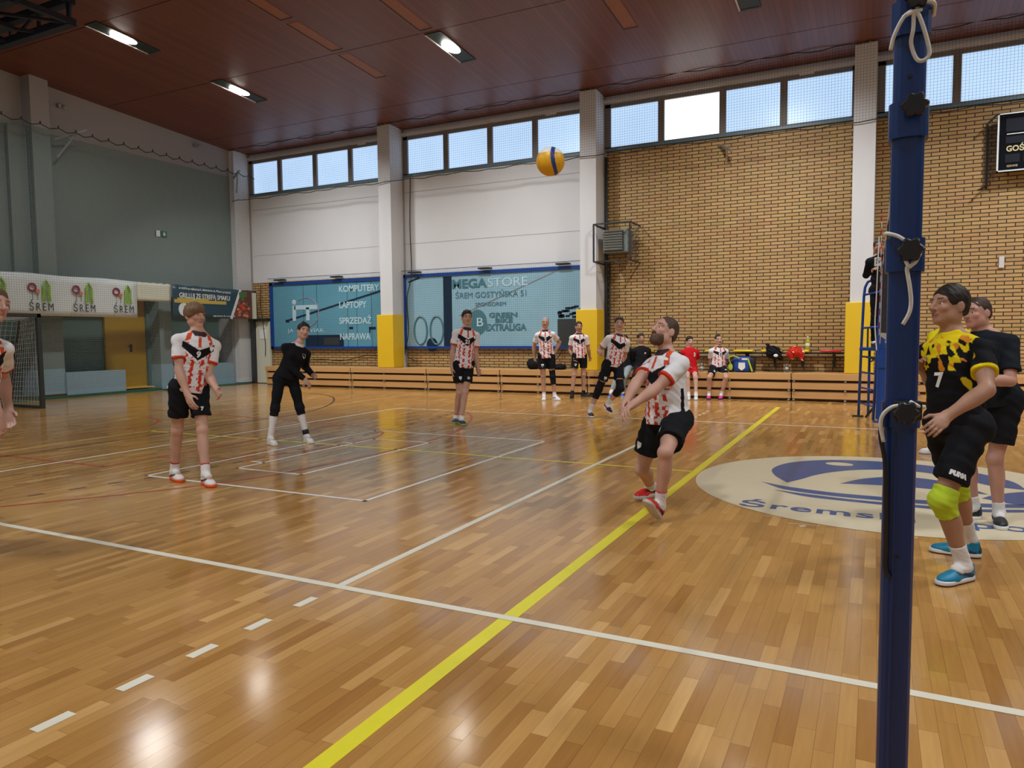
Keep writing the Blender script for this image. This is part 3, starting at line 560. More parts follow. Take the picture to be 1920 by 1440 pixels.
e = MB('ink_white'); e.tube([(X0-.02, 11.32, 2.33), (X0-.004, 11.32, 2.33)], .19, 28); e.bar((X0, 13.02, 2.09), (X0, 13.42, 3.0), .004, .09); e.build('white_shapes', bn)
e = MB('food_red'); e.add([(X0-.002, 13.08, 2.10), (X0-.002, 13.9, 2.10), (X0-.002, 13.85, 2.99), (X0-.002, 13.45, 2.99)], [(0, 1, 2, 3)]); e.m('leaf_green')
for i in range(14): a, b = 13.4+.22*random.random(), 2.70+.25*random.random(); e.ellipsoid((X0, a, b), (.006, .05+.04*random.random(), .05), 8, 5)
for i in range(34): a, b = 13.3+.45*random.random(), 2.15+.45*random.random(); e.m(random.choice(['ink_orange', 'food_red', 'jacket_red', 'hatch_wood'])); e.ellipsoid((X0, a, b), (.006, .03+.04*random.random(), .03+.03*random.random()), 8, 5)
e.m('banner_cream').box((X0, 13.88, 2.1), (X0+.002, 14.06, 2.93)); e.build('food_picture', bn)
text_on('lettering', 'zapraszamy do restauracji', .08, (X0, 12.75, 2.17), (0, 1, 0), UPV, 'ink_white', bn)
# corner door leaf with notices
t = thing('wall_board', (-17.95, 14.2, 0), 'tall cream board with paper notices beside the corner', 'board')
MB('banner_cream').box((-18.3, 14.22, .02), (-17.7, 14.30, 2.02)).build('panel', t); MB('black_metal').box((-18.42, 14.1, 0), (-18.3, 14.3, 2.1)).box((-18.7, 14.1, 2.02), (-17.7, 14.3, 2.12)).build('frame', t)
MB('ink_white').box((-18.12, 14.205, 1.45), (-17.86, 14.22, 1.75)).build('notice', t); MB('ink_white').box((-18.0, 14.205, 1.82), (-17.9, 14.22, 1.92)).build('notice', t)
# cables on the wall
def cable(pts, r, label, name='wall_cable', mat='black_plastic'):
    tag(MB(mat).tube(crom(pts, 5), r, 6).build(name, smooth=True, origin=pts[0]), label, 'cable', 'cables on the back wall')
cable([(-18.0, 14.2, 3.2), (-18.02, 14.18, 2.6), (-17.95, 14.2, 1.9), (-17.88, 14.2, 1.3), (-17.9, 14.2, .9)], .012, 'black cable hanging down in front of the cream board')
cable([(-17.2, 14.3, .78), (-16.6, 14.29, .74), (-15.7, 14.3, .80), (-14.8, 14.29, .76), (-13.9, 14.3, .92), (-13.1, 14.3, .88)], .012, 'black cable draped along the brick below the KOMPUTERY board')
cable([(-12.2, 14.32, 6.0), (-12.22, 14.3, 4.6), (-12.2, 14.3, 3.3), (-12.3, 14.2, 2.6), (-12.33, 14.28, 1.6), (-12.4, 14.2, 1.0), (-12.0, 14.2, .75)], .012, 'black cable running down the wall right of the left yellow pad')
cable([(-7.9, 14.2, .65), (-7.6, 14.25, .9), (-7.5, 14.3, 1.1)], .012, 'short black cable on the brick beside the standing substitutes')
tag(MB('steel_dark').tube([(-6.28, 14.28, .6), (-6.28, 14.28, 5.9)], .035, 10).tube([(-6.19, 14.29, .6), (-6.19, 14.29, 3.3)], .02, 8).build('wall_pipe', smooth=True, origin=(-6.28, 14.28, .6)), 'dark vertical pipes between the padded pillar and the brick bay', 'pipe')
# fan heater and its cage
t = thing('fan_heater', (-5.85, 13.9, 3.45), 'grey green fan heater with slanted louvres on the brick wall', 'heater')
MB('heater_green').bbox((-6.17, 13.72, 3.47), (-5.54, 14.15, 4.02), .015).build('housing', t); lv = MB('heater_light')
for i in range(8): z = 3.53+i*.062; lv.add([(-6.13, 13.70, z), (-5.66, 13.70, z), (-5.66, 13.655, z+.03), (-6.13, 13.655, z+.03), (-6.13, 13.70, z+.006), (-5.66, 13.70, z+.006), (-5.66, 13.655, z+.036), (-6.13, 13.655, z+.036)], [(0, 1, 2, 3), (7, 6, 5, 4), (0, 4, 5, 1), (2, 6, 7, 3), (3, 7, 4, 0), (1, 5, 6, 2)])
lv.build('louvre', t); MB('recess_black').box((-6.14, 13.712, 3.5), (-5.65, 13.722, 4.0)).build('grille_opening', t); MB('steel_dark').box((-6.0, 14.15, 3.6), (-5.7, 14.35, 3.9)).build('bracket', t)
t = thing('heater_cage', (-5.88, 13.5, 3.25), 'black wire cage around the fan heater', 'cage')
c_ = MB('black_metal'); X = (-6.33, -5.42); Y = (13.5, 14.34); Zc = (3.25, 4.15)
for z in Zc:
    c_.bar((X[0], Y[0], z), (X[1], Y[0], z), .03, .03)
    for x in X: c_.bar((x, Y[0], z), (x, Y[1], z), .03, .03)
for x in X: c_.bar((x, Y[0], Zc[0]), (x, Y[0], Zc[1]), .035, .035)
c_.build('cage_frame', t)
c_ = MB('black_metal')
for i in range(1, 6): c_.bar((X[1], Y[0]+i*.14, Zc[0]), (X[1], Y[0]+i*.14, Zc[1]), .009, .009)
for i in range(1, 6): c_.bar((X[1], Y[0], Zc[0]+i*.15), (X[1], Y[1], Zc[0]+i*.15), .009, .009)
for i in range(1, 5): c_.bar((X[0]+i*.18, Y[0], Zc[0]), (X[0]+i*.18, Y[1], Zc[0]), .009, .009)
c_.build('wire', t)
# scoreboard
t = thing('scoreboard', (3.4, 14.1, 4.6), 'black electronic scoreboard reading GOSCIE, high on the brick wall', 'scoreboard')
MB('scoreboard_black').box((1.92, 14.0, 4.62), (5.4, 14.2, 5.70)).build('housing', t); f = MB('alu')
f.box((1.9, 13.97, 4.6), (1.93, 14.0, 5.72)).box((1.9, 13.97, 4.6), (5.4, 14.0, 4.625)).box((1.9, 13.97, 5.70), (5.4, 14.0, 5.72)).box((2.06, 13.985, 5.31), (5.3, 14.0, 5.325)); f.build('trim_strip', t)
f = MB('score_cell'); 
for a, b, c, d_ in ((2.04, 2.6, 5.36, 5.62), (2.04, 3.2, 5.14, 5.27), (2.04, 2.28, 4.77, 4.93), (2.34, 2.7, 4.77, 4.93), (2.9, 3.6, 4.75, 5.25), (3.8, 4.6, 4.75, 5.25)): f.box((a, 13.99, c), (b, 14.0, d_))
f.build('display_cell', t)
text_on('lettering', 'GOŚCIE', .15, (2.30, 13.985, 5.03), R_, UPV, 'score_text', t, sx=.9, bold=.004); text_on('lettering', 'SERWIS', .055, (2.16, 13.985, 4.70), R_, UPV, 'score_text', t)
f = MB('black_metal'); f.bar((1.72, 14.0, 5.55), (1.9, 14.1, 5.74), .03, .03).bar((1.78, 14.33, 5.6), (1.78, 14.33, 4.35), .03, .03).bar((1.78, 14.33, 4.4), (1.62, 14.1, 4.3), .03, .03)
for i in range(10): f.bar((1.74+.016*i, 14.3-.03*i, 4.45), (1.74+.016*i, 14.3-.03*i, 5.62), .006, .006)
f.build('cage', t)
tag(MB('white_rail').bbox((2.04, 14.3, 2.75), (2.13, 14.35, 2.98), .005).build('wall_plate', origin=(2.08, 14.33, 2.8)), 'small cream switch plate on the brick right of the blue post', 'switch')
# folding seats on the brick wall
def seat(x, mat, label):
    t = thing('wall_chair', (x, 14.1, 1.05), label, 'seat', 'flip-up seats on the brick wall')
    s_ = MB(mat); s_.bbox((x-.215, 13.93, 1.055), (x+.215, 14.25, 1.10), .02); s_.build('seat_shell', t, True)
    b_ = MB('black_metal'); b_.bar((x+.06, 14.05, 1.055), (x+.06, 14.3, .75), .035, .05).box((x+.035, 14.25, .70), (x+.085, 14.34, 1.0)); b_.build('bracket', t)
for x, m__, lb in ((-2.88, 'seat_yellow', 'yellow wall seat above the blue sports bag'), (-2.27, 'seat_yellow', 'yellow wall seat under the black jacket'), (-1.68, 'seat_yellow', 'yellow wall seat holding the red jacket and bottle'), (-1.03, 'seat_red', 'red empty wall seat next to the padded pillar'), (-3.52, 'seat_yellow', 'yellow wall seat hidden behind the seated player 51'), (-5.25, 'seat_yellow', 'yellow wall seat behind the man in the black hoodie')): seat(x, m__, lb)
tag(MB('black_metal').bar((-5.9, 14.28, 1.02), (-.75, 14.28, 1.02), .04, .04).bar((-5.9, 14.28, .93), (-.75, 14.28, .93), .02, .02).build('seat_rail', origin=(-3.3, 14.28, 1.0)), 'dark horizontal rail on the brick wall carrying the seats', 'rail')
# bottles
def bottle(x, y, z, h, r, mat, cap, label):
    t = thing('drink_bottle', (x, y, z), label, 'bottle', 'drink bottles on the bench'); m_ = MB(mat)
    m_.tube([(x, y, z+h*q) for q in (0, .02, .35, .55, .7, .82, .92)], [r*.9, r, r*.92, r, r*.95, r*.5, r*.38], 14); m_.build('bottle_body', t, True)
    MB(cap).tube([(x, y, z+h*.92), (x, y, z+h)], r*.42, 12).build('cap', t); MB('ink_white').tube([(x, y, z+h*.3), (x, y, z+h*.5)], r*1.01, 14, caps=False).build('bottle_label', t)
bottle(-1.50, 14.0, 1.10, .30, .045, 'bottle_yellow', 'ink_white', 'bottle of yellow drink standing on the wall seat beside the red jacket')
bottle(-3.77, 13.75, .60, .24, .036, 'bottle_clear', 'frame_blue', 'clear water bottle on the bench between the red shirt and player 51')
bottle(-1.93, 14.05, .60, .22, .036, 'bottle_clear', 'ink_black', 'clear bottle standing on the bench below the wall seats')
# goal
t = thing('handball_goal', (-16.3, 4.6, 0), 'dark grey goal with white net standing before the left wall', 'goal')
m_ = MB('steel_dark')
for y in (6.14, 3.06): m_.box((-16.34, y-.04, 0), (-16.26, y+.04, 2.05))
m_.box((-16.34, 3.02, 1.97), (-16.26, 6.18, 2.05)); m_.build('goal_frame', t)
m_ = MB('steel_dark')
for y in (6.14, 3.06): m_.bar((-16.3, y, .03), (-17.5, y, .03), .06, .06).bar((-16.95, y, 1.93), (-17.5, y, .05), .05, .05).bar((-16.3, y, 2.0), (-16.95, y, 1.93), .035, .035)
m_.bar((-17.5, 3.06, .03), (-17.5, 6.14, .03), .06, .06); m_.build('goal_stand', t)
m_ = MB('net_white'); TN = .006
def bq(p00, p10, p11, p01, nu, nv, sag=.03):
    p00, p10, p11, p01 = [np.array(q, float) for q in (p00, p10, p11, p01)]
    def P(u, v): return (p00*(1-u)*(1-v)+p10*u*(1-v)+p11*u*v+p01*(1-u)*v)+np.array([random.uniform(-1, 1)*.006-sag*math.sin(math.pi*u)*math.sin(math.pi*v), random.uniform(-1, 1)*.006, random.uniform(-1, 1)*.008])
    G = [[P(i/nu, j/nv) for j in range(nv+1)] for i in range(nu+1)]
    for i in range(nu+1): m_.tube(G[i], TN/2, 3, caps=False)
    for j in range(nv+1): m_.tube([G[i][j] for i in range(nu+1)], TN/2, 3, caps=False)
bq((-16.34, 6.12, .05), (-17.45, 6.12, .05), (-16.95, 6.12, 1.9), (-16.34, 6.12, 1.98), 10, 18, .0)
bq((-17.5, 3.1, .05), (-17.5, 6.1, .05), (-16.98, 6.1, 1.9), (-16.98, 3.1, 1.9), 28, 18, .10)
bq((-16.34, 3.1, 2.0), (-16.34, 6.1, 2.0), (-16.96, 6.1, 1.92), (-16.96, 3.1, 1.92), 28, 6, 0)
m_.build('goal_net', t)

# protective netting
t = thing('wall_netting', (-18.0, 6.0, 0), 'greenish safety net hanging in front of the whole left wall', 'netting')
grid_net(MB('net_green'), (-18.04, 1.0, .25), (0, 1, 0), (0, 0, 1), 12.9, 6.35, .055, .004).build('mesh_net', t)
pts = []
for i in range(31): y = 1.0+i*.43; pts += [(-18.03, y, 6.62), (-18.03, y+.21, 6.55)]
MB('net_dark').tube(pts, .012, 5).build('top_rope', t); m_ = MB('black_metal')
for i in range(31): m_.box((-18.05, .99+i*.43, 6.61), (-18.02, 1.01+i*.43, 6.68))
m_.build('hook', t)
t = thing('window_netting', (-8, 13.65, 5.8), 'dark safety net stretched under the ceiling across the high windows', 'netting')
grid_net(MB('net_dark'), (-18.55, 13.64, 5.82), (1, 0, 0), (0, 0, 1), 25.0, 1.6, .06, .0035).build('mesh_net', t)
m_ = MB('net_dark')
for z, am in ((7.42, .03), (5.82, .03)):
    pts = []
    for i in range(100): x = -18.55+i*.25; pts.append((x, 13.64, z+am*(math.sin(i*1.9)*.6+math.sin(i*.8)*.5)))
    m_.tube(pts, .011, 5)
m_.build('edge_rope', t)
for x0, x1, lb in ((-17.65, -12.9, 'thin safety net over the board reading KOMPUTERY'), (-12.5, -6.8, 'thin safety net over the board reading MEGA STORE')):
    t = thing('board_netting', (x0, 14.15, 1.0), lb, 'netting'); grid_net(MB('net_dark'), (x0, 14.15, 1.0), (1, 0, 0), (0, 0, 1), x1-x0, 2.35, .06, .003).build('mesh_net', t)
    m_ = MB('black_metal')
    for x in np.arange(x0+.3, x1, 2.3): m_.box((x, 14.1, 3.3), (x+.35, 14.3, 3.34))
    m_.tube([(x0, 14.15, 3.37), (x1, 14.15, 3.37)], .008, 5); m_.build('support_bracket', t)

# volleyball net
NX = -.095
t = thing('volleyball_net', (NX, 4.5, 1.43), 'volleyball net seen edge-on with white side tape, behind the blue post', 'net')
m_ = MB('net_dark')
for i in range(93): y = -.1+i*.1; m_.tube([(NX, y, 1.45), (NX+.004*math.sin(y*3), y, 2.40)], .0016, 3, caps=False)
for j in range(11): z = 1.43+j*.1; m_.tube([(NX, -.1, z), (NX, 9.12, z)], .0016, 3, caps=False)
m_.build('net_mesh', t)
MB('rope_white').box((NX-.004, -.12, 2.365), (NX+.004, 9.15, 2.43)).build('top_tape', t); MB('rope_white').box((NX-.003, -.12, 1.42), (NX+.003, 9.15, 1.47)).build('bottom_tape', t)
for y in (0.02, 9.0): MB('rope_white').box((NX-.006, y-.02, 1.43), (NX+.006, y+.03, 2.43)).build('side_tape', t)
m_ = MB('rope_white'); m_.tube(crom([(NX, 9.15, 2.42), (NX-.03, 9.5, 2.44), (NX, 9.9, 2.43)]), .006, 6).tube([(NX, 9.15, 1.44), (NX, 9.9, 1.3)], .006, 6).tube([(NX, -.12, 2.41), (NX, -.95, 2.39)], .006, 6).tube([(NX, -.12, 1.44), (NX, -.95, 1.30)], .006, 6)
m_.tube(crom([(NX-.05, 9.4, 2.95), (NX-.06, 9.3, 2.5), (NX-.07, 9.35, 2.0), (NX-.08, 9.35, 1.6), (NX-.05, 9.3, 1.2)]), .010, 6); m_.build('tension_rope', t)
for y in (9.02, .0):
    a = thing('net_antenna', (NX-.02, y, 1.43), 'red and white striped antenna on the %s end of the net' % ('far' if y > 1 else 'near'), 'antenna')
    for k in range(18): MB('jacket_red' if k % 2 else 'ink_white').tube([(NX-.02, y, 1.43+k*.1), (NX-.02, y, 1.53+k*.1)], .006, 6).build('stripe', a)
# near and far net posts
def post(x, y, label, near):
    t = thing('net_post', (x, y, 0), label, 'post'); bm_ = 'post_blue' if near else 'far_blue'
    m_ = MB(bm_); segs = [(0, 1.25, .0415), (1.22, 1.70, .041), (1.65, 2.1, .0405), (2.02, 2.34, .040), (2.3, 2.62, .0385)]
    def sq(r, z0, z1, mb):  # rounded square tube
        n = 24; V = []
        for z in (z0, z1):
            for i in range(n):
                a = 2*math.pi*i/n; k = 1/((abs(math.cos(a))**3.2+abs(math.sin(a))**3.2)**(1/3.2)); V.append((x+r*k*math.cos(a), y+r*k*math.sin(a), z))
        mb.add(V, [(i, (i+1) % n, n+(i+1) % n, n+i) for i in range(n)]+[tuple(range(n))[::-1], tuple(range(n, 2*n))])
    for a, b, r in segs: sq(r, a, b, m_)
    m_.tube([(x-.012, y-.0425, .1), (x-.012, y-.0425, 1.2)], .004, 6).build('tube', t, False)
    for z0, z1 in ((1.215, 1.285), (1.645, 1.735), (2.005, 2.1), (2.275, 2.365)):
        c_ = MB(bm_); sq(.049, z0, z1, c_); c_.build('collar', t)
    fp = MB(bm_); fp.tube([(x, y, 0), (x, y, .02)], .12, 24); fp.build('base_plate', t)
    if near:
        for z in (1.26, 1.70, 2.08, 2.36):
            k = MB('black_plastic'); n = 30; dx = .004 if z > 2.3 else .004
            d = np.array([.02, -.999, 0]); d /= np.linalg.norm(d); e1 = np.cross(d, [0, 0, 1.0]); e2 = np.array([0, 0, 1.0]); c0 = np.array([x+.012, y-.05, z])
            k.tube([c0, c0+d*.012], .012, 12); V = []
            for q, rs in ((.012, .86), (.016, 1.0), (.030, 1.0), (.036, .84)):
                for i in range(n):
                    a = 2*math.pi*i/n; r = .030*rs*(1+.13*math.cos(6*a)); V.append(c0+d*q+e1*r*math.cos(a)+e2*r*math.sin(a))
            F = [(q*n+i, q*n+(i+1) % n, (q+1)*n+(i+1) % n, (q+1)*n+i) for q in range(3) for i in range(n)]+[tuple(range(n)), tuple(range(3*n, 4*n))[::-1]]
            k.add(V, F); k.build('clamp_knob', t)
        hl = MB('black_plastic'); hl.tube([(x, y-.036, 2.165), (x, y-.0435, 2.165)], .006, 10).tube([(x, y-.036, .85), (x, y-.044, .85)], .005, 10).build('pin_hole', t)
        MB('black_plastic').tube(crom([(x-.038, y-.052, 1.27), (x-.05, y-.05, 1.2), (x-.035, y-.047, 1.1), (x-.03, y-.046, .9), (x-.03, y-.046, .82), (x-.02, y-.046, .79)]), .007, 6).build('strap', t)
        return t
    m_ = MB(bm_); m_.tube([(x, y+.02, .05), (x, y+.02, 1.2)], .075, 16).box((x-.05, y-.09, .9), (x+.05, y-.04, 1.1)); m_.build('lower_sleeve', t)
    return t
post(-.105, -1.0, 'tall blue telescopic net post close to the camera with black knobs', True)
post(-.06, 9.98, 'far blue net post standing beside the referee ladder', False)
# ropes tied to the near post knobs
PX, PY = -.105, -1.0
def rope(paths, r, label):
    m_ = MB('rope_white')
    for p in paths: m_.tube(crom(p, 6), r, 8)
    tag(m_.build('cord', smooth=True, origin=paths[0][0]), label, 'rope', 'white cords on the near post')
rope([[(PX+.055, PY+.03, 2.34), (PX+.052, PY-.04, 2.345), (PX+.03, PY-.058, 2.345), (PX+.008, PY-.06, 2.335)], [(PX+.0, PY-.07, 2.325), (PX-.02, PY-.07, 2.31), (PX-.040, PY-.066, 2.27), (PX-.048, PY-.06, 2.235)],
      [(PX+.004, PY-.07, 2.325), (PX+.004, PY-.068, 2.28), (PX+.0, PY-.06, 2.245), (PX+.012, PY-.058, 2.205), (PX+.028, PY-.058, 2.195), (PX+.043, PY-.058, 2.21), (PX+.036, PY-.06, 2.25), (PX+.02, PY-.068, 2.30), (PX+.008, PY-.07, 2.325)],
      [(PX-.02, PY-.062, 2.315), (PX+.0, PY-.076, 2.318), (PX+.022, PY-.064, 2.325)]], .0052, 'white cord tied in a loop round the topmost knob of the near post')
rope([[(PX-.05, PY+.02, 1.755), (PX-.045, PY-.045, 1.75), (PX-.02, PY-.055, 1.74), (PX-.0, PY-.06, 1.725)], [(PX+.02, PY-.062, 1.67), (PX+.012, PY-.068, 1.655), (PX+.004, PY-.068, 1.65), (PX+.012, PY-.066, 1.60), (PX+.016, PY-.060, 1.56), (PX+.012, PY-.058, 1.53), (PX-.002, PY-.056, 1.50)],
      [(PX+.0, PY-.07, 1.672), (PX+.008, PY-.074, 1.657), (PX+.022, PY-.068, 1.665), (PX+.034, PY-.06, 1.69)]], .0052, 'white cord hanging straight down from the knob level with the brick wall middle')
rope([[(PX-.0, PY-.062, 1.28), (PX-.025, PY-.06, 1.272), (PX-.045, PY-.058, 1.25), (PX-.05, PY-.056, 1.22), (PX-.042, PY-.055, 1.175)], [(PX+.02, PY-.07, 1.29), (PX+.04, PY-.06, 1.278), (PX+.055, PY-.04, 1.274)]], .0055, 'short curved white cord on the lowest knob of the near post')
tag(MB('black_plastic').bbox((PX-.02, PY-.062, 1.238), (PX+.05, PY-.05, 1.292), .005).build('cord_wrap', origin=(PX, PY, 1.25)), 'black wrapping around the lowest collar of the near post', 'wrap')
# referee ladder stand
t = thing('referee_stand', (-.25, 10.5, 0), 'blue tubular referee ladder with platform beside the far post', 'ladder')
def bt(name, paths, r=.022): 
    m_ = MB('far_blue')
    for p in paths: m_.tube(p, r, 8)
    return m_.build(name, t, True)
bt('side_rail', [[(-.40, 10.72, .03), (-.38, 10.7, 1.2), (-.355, 10.66, 2.1), (-.34, 10.66, 2.25), (-.30, 10.66, 2.34), (-.22, 10.66, 2.38), (-.12, 10.66, 2.40)]])
bt('side_rail', [[(-.17, 10.05, .02), (-.13, 10.2, 1.2), (-.09, 10.25, 2.1), (-.08, 10.25, 2.38)]])
for k in range(4):
    z = .25+k*.27; bt('rung', [[(-.398+z*.015, 10.71, z), (-.165+z*.03, 10.08+z*.1, z-.01)]], .016)
bt('hand_rail', [[(-.355, 10.66, 2.12), (-.08, 10.4, 2.16)]], .018); bt('hand_rail', [[(-.375, 10.68, 1.55), (-.1, 10.4, 1.57)]], .018); bt('hand_rail', [[(.18, 10.4, 1.25), (.18, 10.4, 2.3), (.1, 10.6, 2.38)]], .018)
m_ = MB('far_blue'); m_.box((-.40, 10.2, 1.17), (.28, 10.98, 1.22)); m_.build('platform', t)
m_ = MB('far_blue'); m_.tube([(.2, 10.9, 0), (.2, 10.9, 1.2)], .022, 8).tube([(-.25, 10.95, 0), (-.25, 10.95, 1.2)], .022, 8).build('rear_leg', t, True)
m_ = MB('steel_dark'); m_.bar((-.28, 10.5, 1.2), (-.28, 10.5, 1.55), .03, .03).bar((-.30, 10.5, 1.05), (-.1, 10.5, 1.0), .02, .02).bar((-.22, 10.4, .98), (-.05, 10.3, 1.15), .02, .02); m_.build('support_strut', t)
MB('black_metal').box((-.5, 10.68, 0), (-.32, 10.76, .025)).build('foot', t); MB('black_metal').bar((-.28, 10.2, .05), (-.15, 10.1, .25), .03, .03).build('foot_strut', t)

# bags, jackets
t = thing('sports_bag', (-2.87, 13.8, .6), 'blue and black sports bag with yellow straps on the bench', 'bag')
m_ = MB('bag_blue'); m_.smooth = True
m_.bbox((-3.05, 13.66, .605), (-2.66, 13.98, .95), .07).build('bag_body', t, True)
m_ = MB('bag_black'); m_.bbox((-3.16, 13.68, .605), (-3.03, 13.97, .88), .05).bbox((-2.69, 13.68, .605), (-2.58, 13.97, .92), .05).build('end_pocket', t, True)
m_ = MB('bag_lime'); m_.bar((-2.72, 13.65, .92), (-2.62, 13.66, .62), .012, .035).tube(crom([(-3.1, 13.66, .80), (-3.12, 13.62, .93), (-3.02, 13.62, .97), (-2.9, 13.63, .92)]), .014, 6).ellipsoid((-3.1, 13.675, .72), (.05, .012, .08)); m_.build('strap', t)
m_ = MB('ink_white'); m_.add([(-2.92, 13.655, .82), (-2.78, 13.655, .82), (-2.775, 13.655, .70), (-2.85, 13.655, .64), (-2.925, 13.655, .70)], [(0, 4, 3, 2, 1)]).box((-2.85, 13.654, .88), (-2.70, 13.656, .92)).build('crest', t)
# SDF engine -----------------------------------------------------------------
class Field:
    def __init__(s, lo, hi, h):
        s.lo = np.array(lo, float); s.h = h; s.n = np.maximum(4, np.ceil((np.array(hi)-s.lo)/h).astype(int)+1)
        s.f = np.full(s.n, .06, np.float32)
    def blk(s, lo, hi):
        a = np.clip(np.floor((np.array(lo)-s.lo)/s.h).astype(int), 0, s.n); b = np.clip(np.ceil((np.array(hi)-s.lo)/s.h).astype(int)+1, 0, s.n)
        if (b <= a).any(): return None
        X = [(s.lo[i]+s.h*np.arange(a[i], b[i])).astype(np.float32) for i in range(3)]
        return tuple(slice(a[i], b[i]) for i in range(3)), X[0][:, None, None], X[1][None, :, None], X[2][None, None, :]
    def comb(s, sl, d, k):
        g = s.f[sl]; d = d.astype(np.float32)
        if k > 0:
            hh = np.maximum(k-np.abs(g-d), 0)/k; s.f[sl] = np.minimum(g, d)-hh*hh*k*.25
        else: s.f[sl] = np.minimum(g, d)
    def cone(s, a, b, ra, rb, k=.02, sq=None, cut=False, cuta=False, noise=None):
        a = np.array(a, float); b = np.array(b, float); mg = max(ra, rb)*1.25+k+2*s.h
        q = s.blk(np.minimum(a, b)-mg, np.maximum(a, b)+mg)
        if q is None: return s
        sl, X, Y, Z = q; ab = b-a; l2 = ab@ab
        px, py, pz = X-a[0], Y-a[1], Z-a[2]; t0 = (px*ab[0]+py*ab[1]+pz*ab[2])/l2; t = np.clip(t0, 0, 1)
        qx, qy, qz = px-t*ab[0], py-t*ab[1], pz-t*ab[2]
        if sq is not None:
            w_, f_ = np.array(sq[0], float), sq[1]; dt = (qx*w_[0]+qy*w_[1]+qz*w_[2])*(1/f_-1); qx, qy, qz = qx+w_[0]*dt, qy+w_[1]*dt, qz+w_[2]*dt
        d = np.sqrt(qx*qx+qy*qy+qz*qz)-(ra+(rb-ra)*t)
        if sq is not None: d = d*max(.6, sq[1])
        L_ = math.sqrt(l2)
        if cut: d = np.maximum(d, (t0-1)*L_)
        if cuta: d = np.maximum(d, -t0*L_)
        if noise: d = d+noise(X, Y, Z)
        s.comb(sl, d, k); return s
    def _ell(s, c, ax, rad, mg):
        c = np.array(c, float); R3 = max(rad)+mg; q = s.blk(c-R3, c+R3)
        if q is None: return None, None
        sl, X, Y, Z = q; px, py, pz = X-c[0], Y-c[1], Z-c[2]; k0 = 0; k1 = 0
        for v, r in zip(ax, rad):
            e = (px*v[0]+py*v[1]+pz*v[2])/r; k0 = k0+e*e; k1 = k1+(e/r)**2
        k0 = np.sqrt(k0)+1e-6; k1 = np.sqrt(k1)+1e-6; return sl, k0*(k0-1)/k1
    def ell(s, c, ax, rad, k=.02):
        sl, d = s._ell(c, ax, rad, k+2*s.h)
        if sl is not None: s.comb(sl, d, k)
        return s
    def sub(s, c, ax, rad, k=.01):
        sl, d = s._ell(c, ax, rad, k+2*s.h)
        if sl is None: return s
        g = s.f[sl]; e = -d.astype(np.float32); hh = np.maximum(k-np.abs(g-e), 0)/k; s.f[sl] = np.maximum(g, e)+hh*hh*k*.25; return s
    def plane(s, o, n):
        o = np.array(o, float); n = np.array(n, float); n = n/np.linalg.norm(n)
        sl, X, Y, Z = s.blk(s.lo-1, s.lo+s.n*s.h+1); d = (X-o[0])*n[0]+(Y-o[1])*n[1]+(Z-o[2])*n[2]; s.f = np.maximum(s.f, d.astype(np.float32)); return s
    def add_noise(s, fn):
        sl, X, Y, Z = s.blk(s.lo-1, s.lo+s.n*s.h+1); s.f += fn(X, Y, Z).astype(np.float32); return s
    def nets(s):
        f = s.f; sg = f < 0; n = s.n
        c = np.zeros(n-1, np.int8)
        for i in (0, 1):
            for j in (0, 1):
                for k in (0, 1): c += sg[i:n[0]-1+i, j:n[1]-1+j, k:n[2]-1+k]
        act = (c > 0) & (c < 8); I = np.argwhere(act); idx = np.full(n-1, -1, np.int64); idx[act] = np.arange(len(I))
        P = np.zeros((len(I), 3)); C_ = np.zeros(len(I))
        cor = [(i, j, k) for i in (0, 1) for j in (0, 1) for k in (0, 1)]
        vals = {q: f[I[:, 0]+q[0], I[:, 1]+q[1], I[:, 2]+q[2]].astype(float) for q in cor}
        for q in cor:
            for ax in range(3):
                if q[ax]: continue
                q2 = tuple(q[i]+(1 if i == ax else 0) for i in range(3)); a, b = vals[q], vals[q2]; cr = (a < 0) != (b < 0)
                t = np.where(cr, a/(a-b+1e-12), 0); p = np.tile(np.array(q, float), (len(I), 1)); p[:, ax] += t; P += p*cr[:, None]; C_ += cr
        V = s.lo+(I+P/np.maximum(C_, 1)[:, None])*s.h
        Fs = []
        for ax in range(3):
            o1, o2 = [(1, 2), (2, 0), (0, 1)][ax]
            a = [slice(0, n[i]-1) for i in range(3)]; b = list(a); b[ax] = slice(1, n[ax]); sa, sb = sg[tuple(a)], sg[tuple(b)]
            ch = sa != sb; ch[tuple(0 if i == o1 else slice(None) for i in range(3))] = False; ch[tuple(0 if i == o2 else slice(None) for i in range(3))] = False
            E_ = np.argwhere(ch); d1 = np.zeros(3, int); d1[o1] = 1; d2 = np.zeros(3, int); d2[o2] = 1
            q = [idx[tuple((E_-x).T)] for x in (0*d1, d1, d1+d2, d2)]; Q = np.stack(q, 1); fl = ~sa[tuple(E_.T)]
            Q[fl] = Q[fl][:, ::-1]; Fs.append(Q)
        return V, np.vstack(Fs)
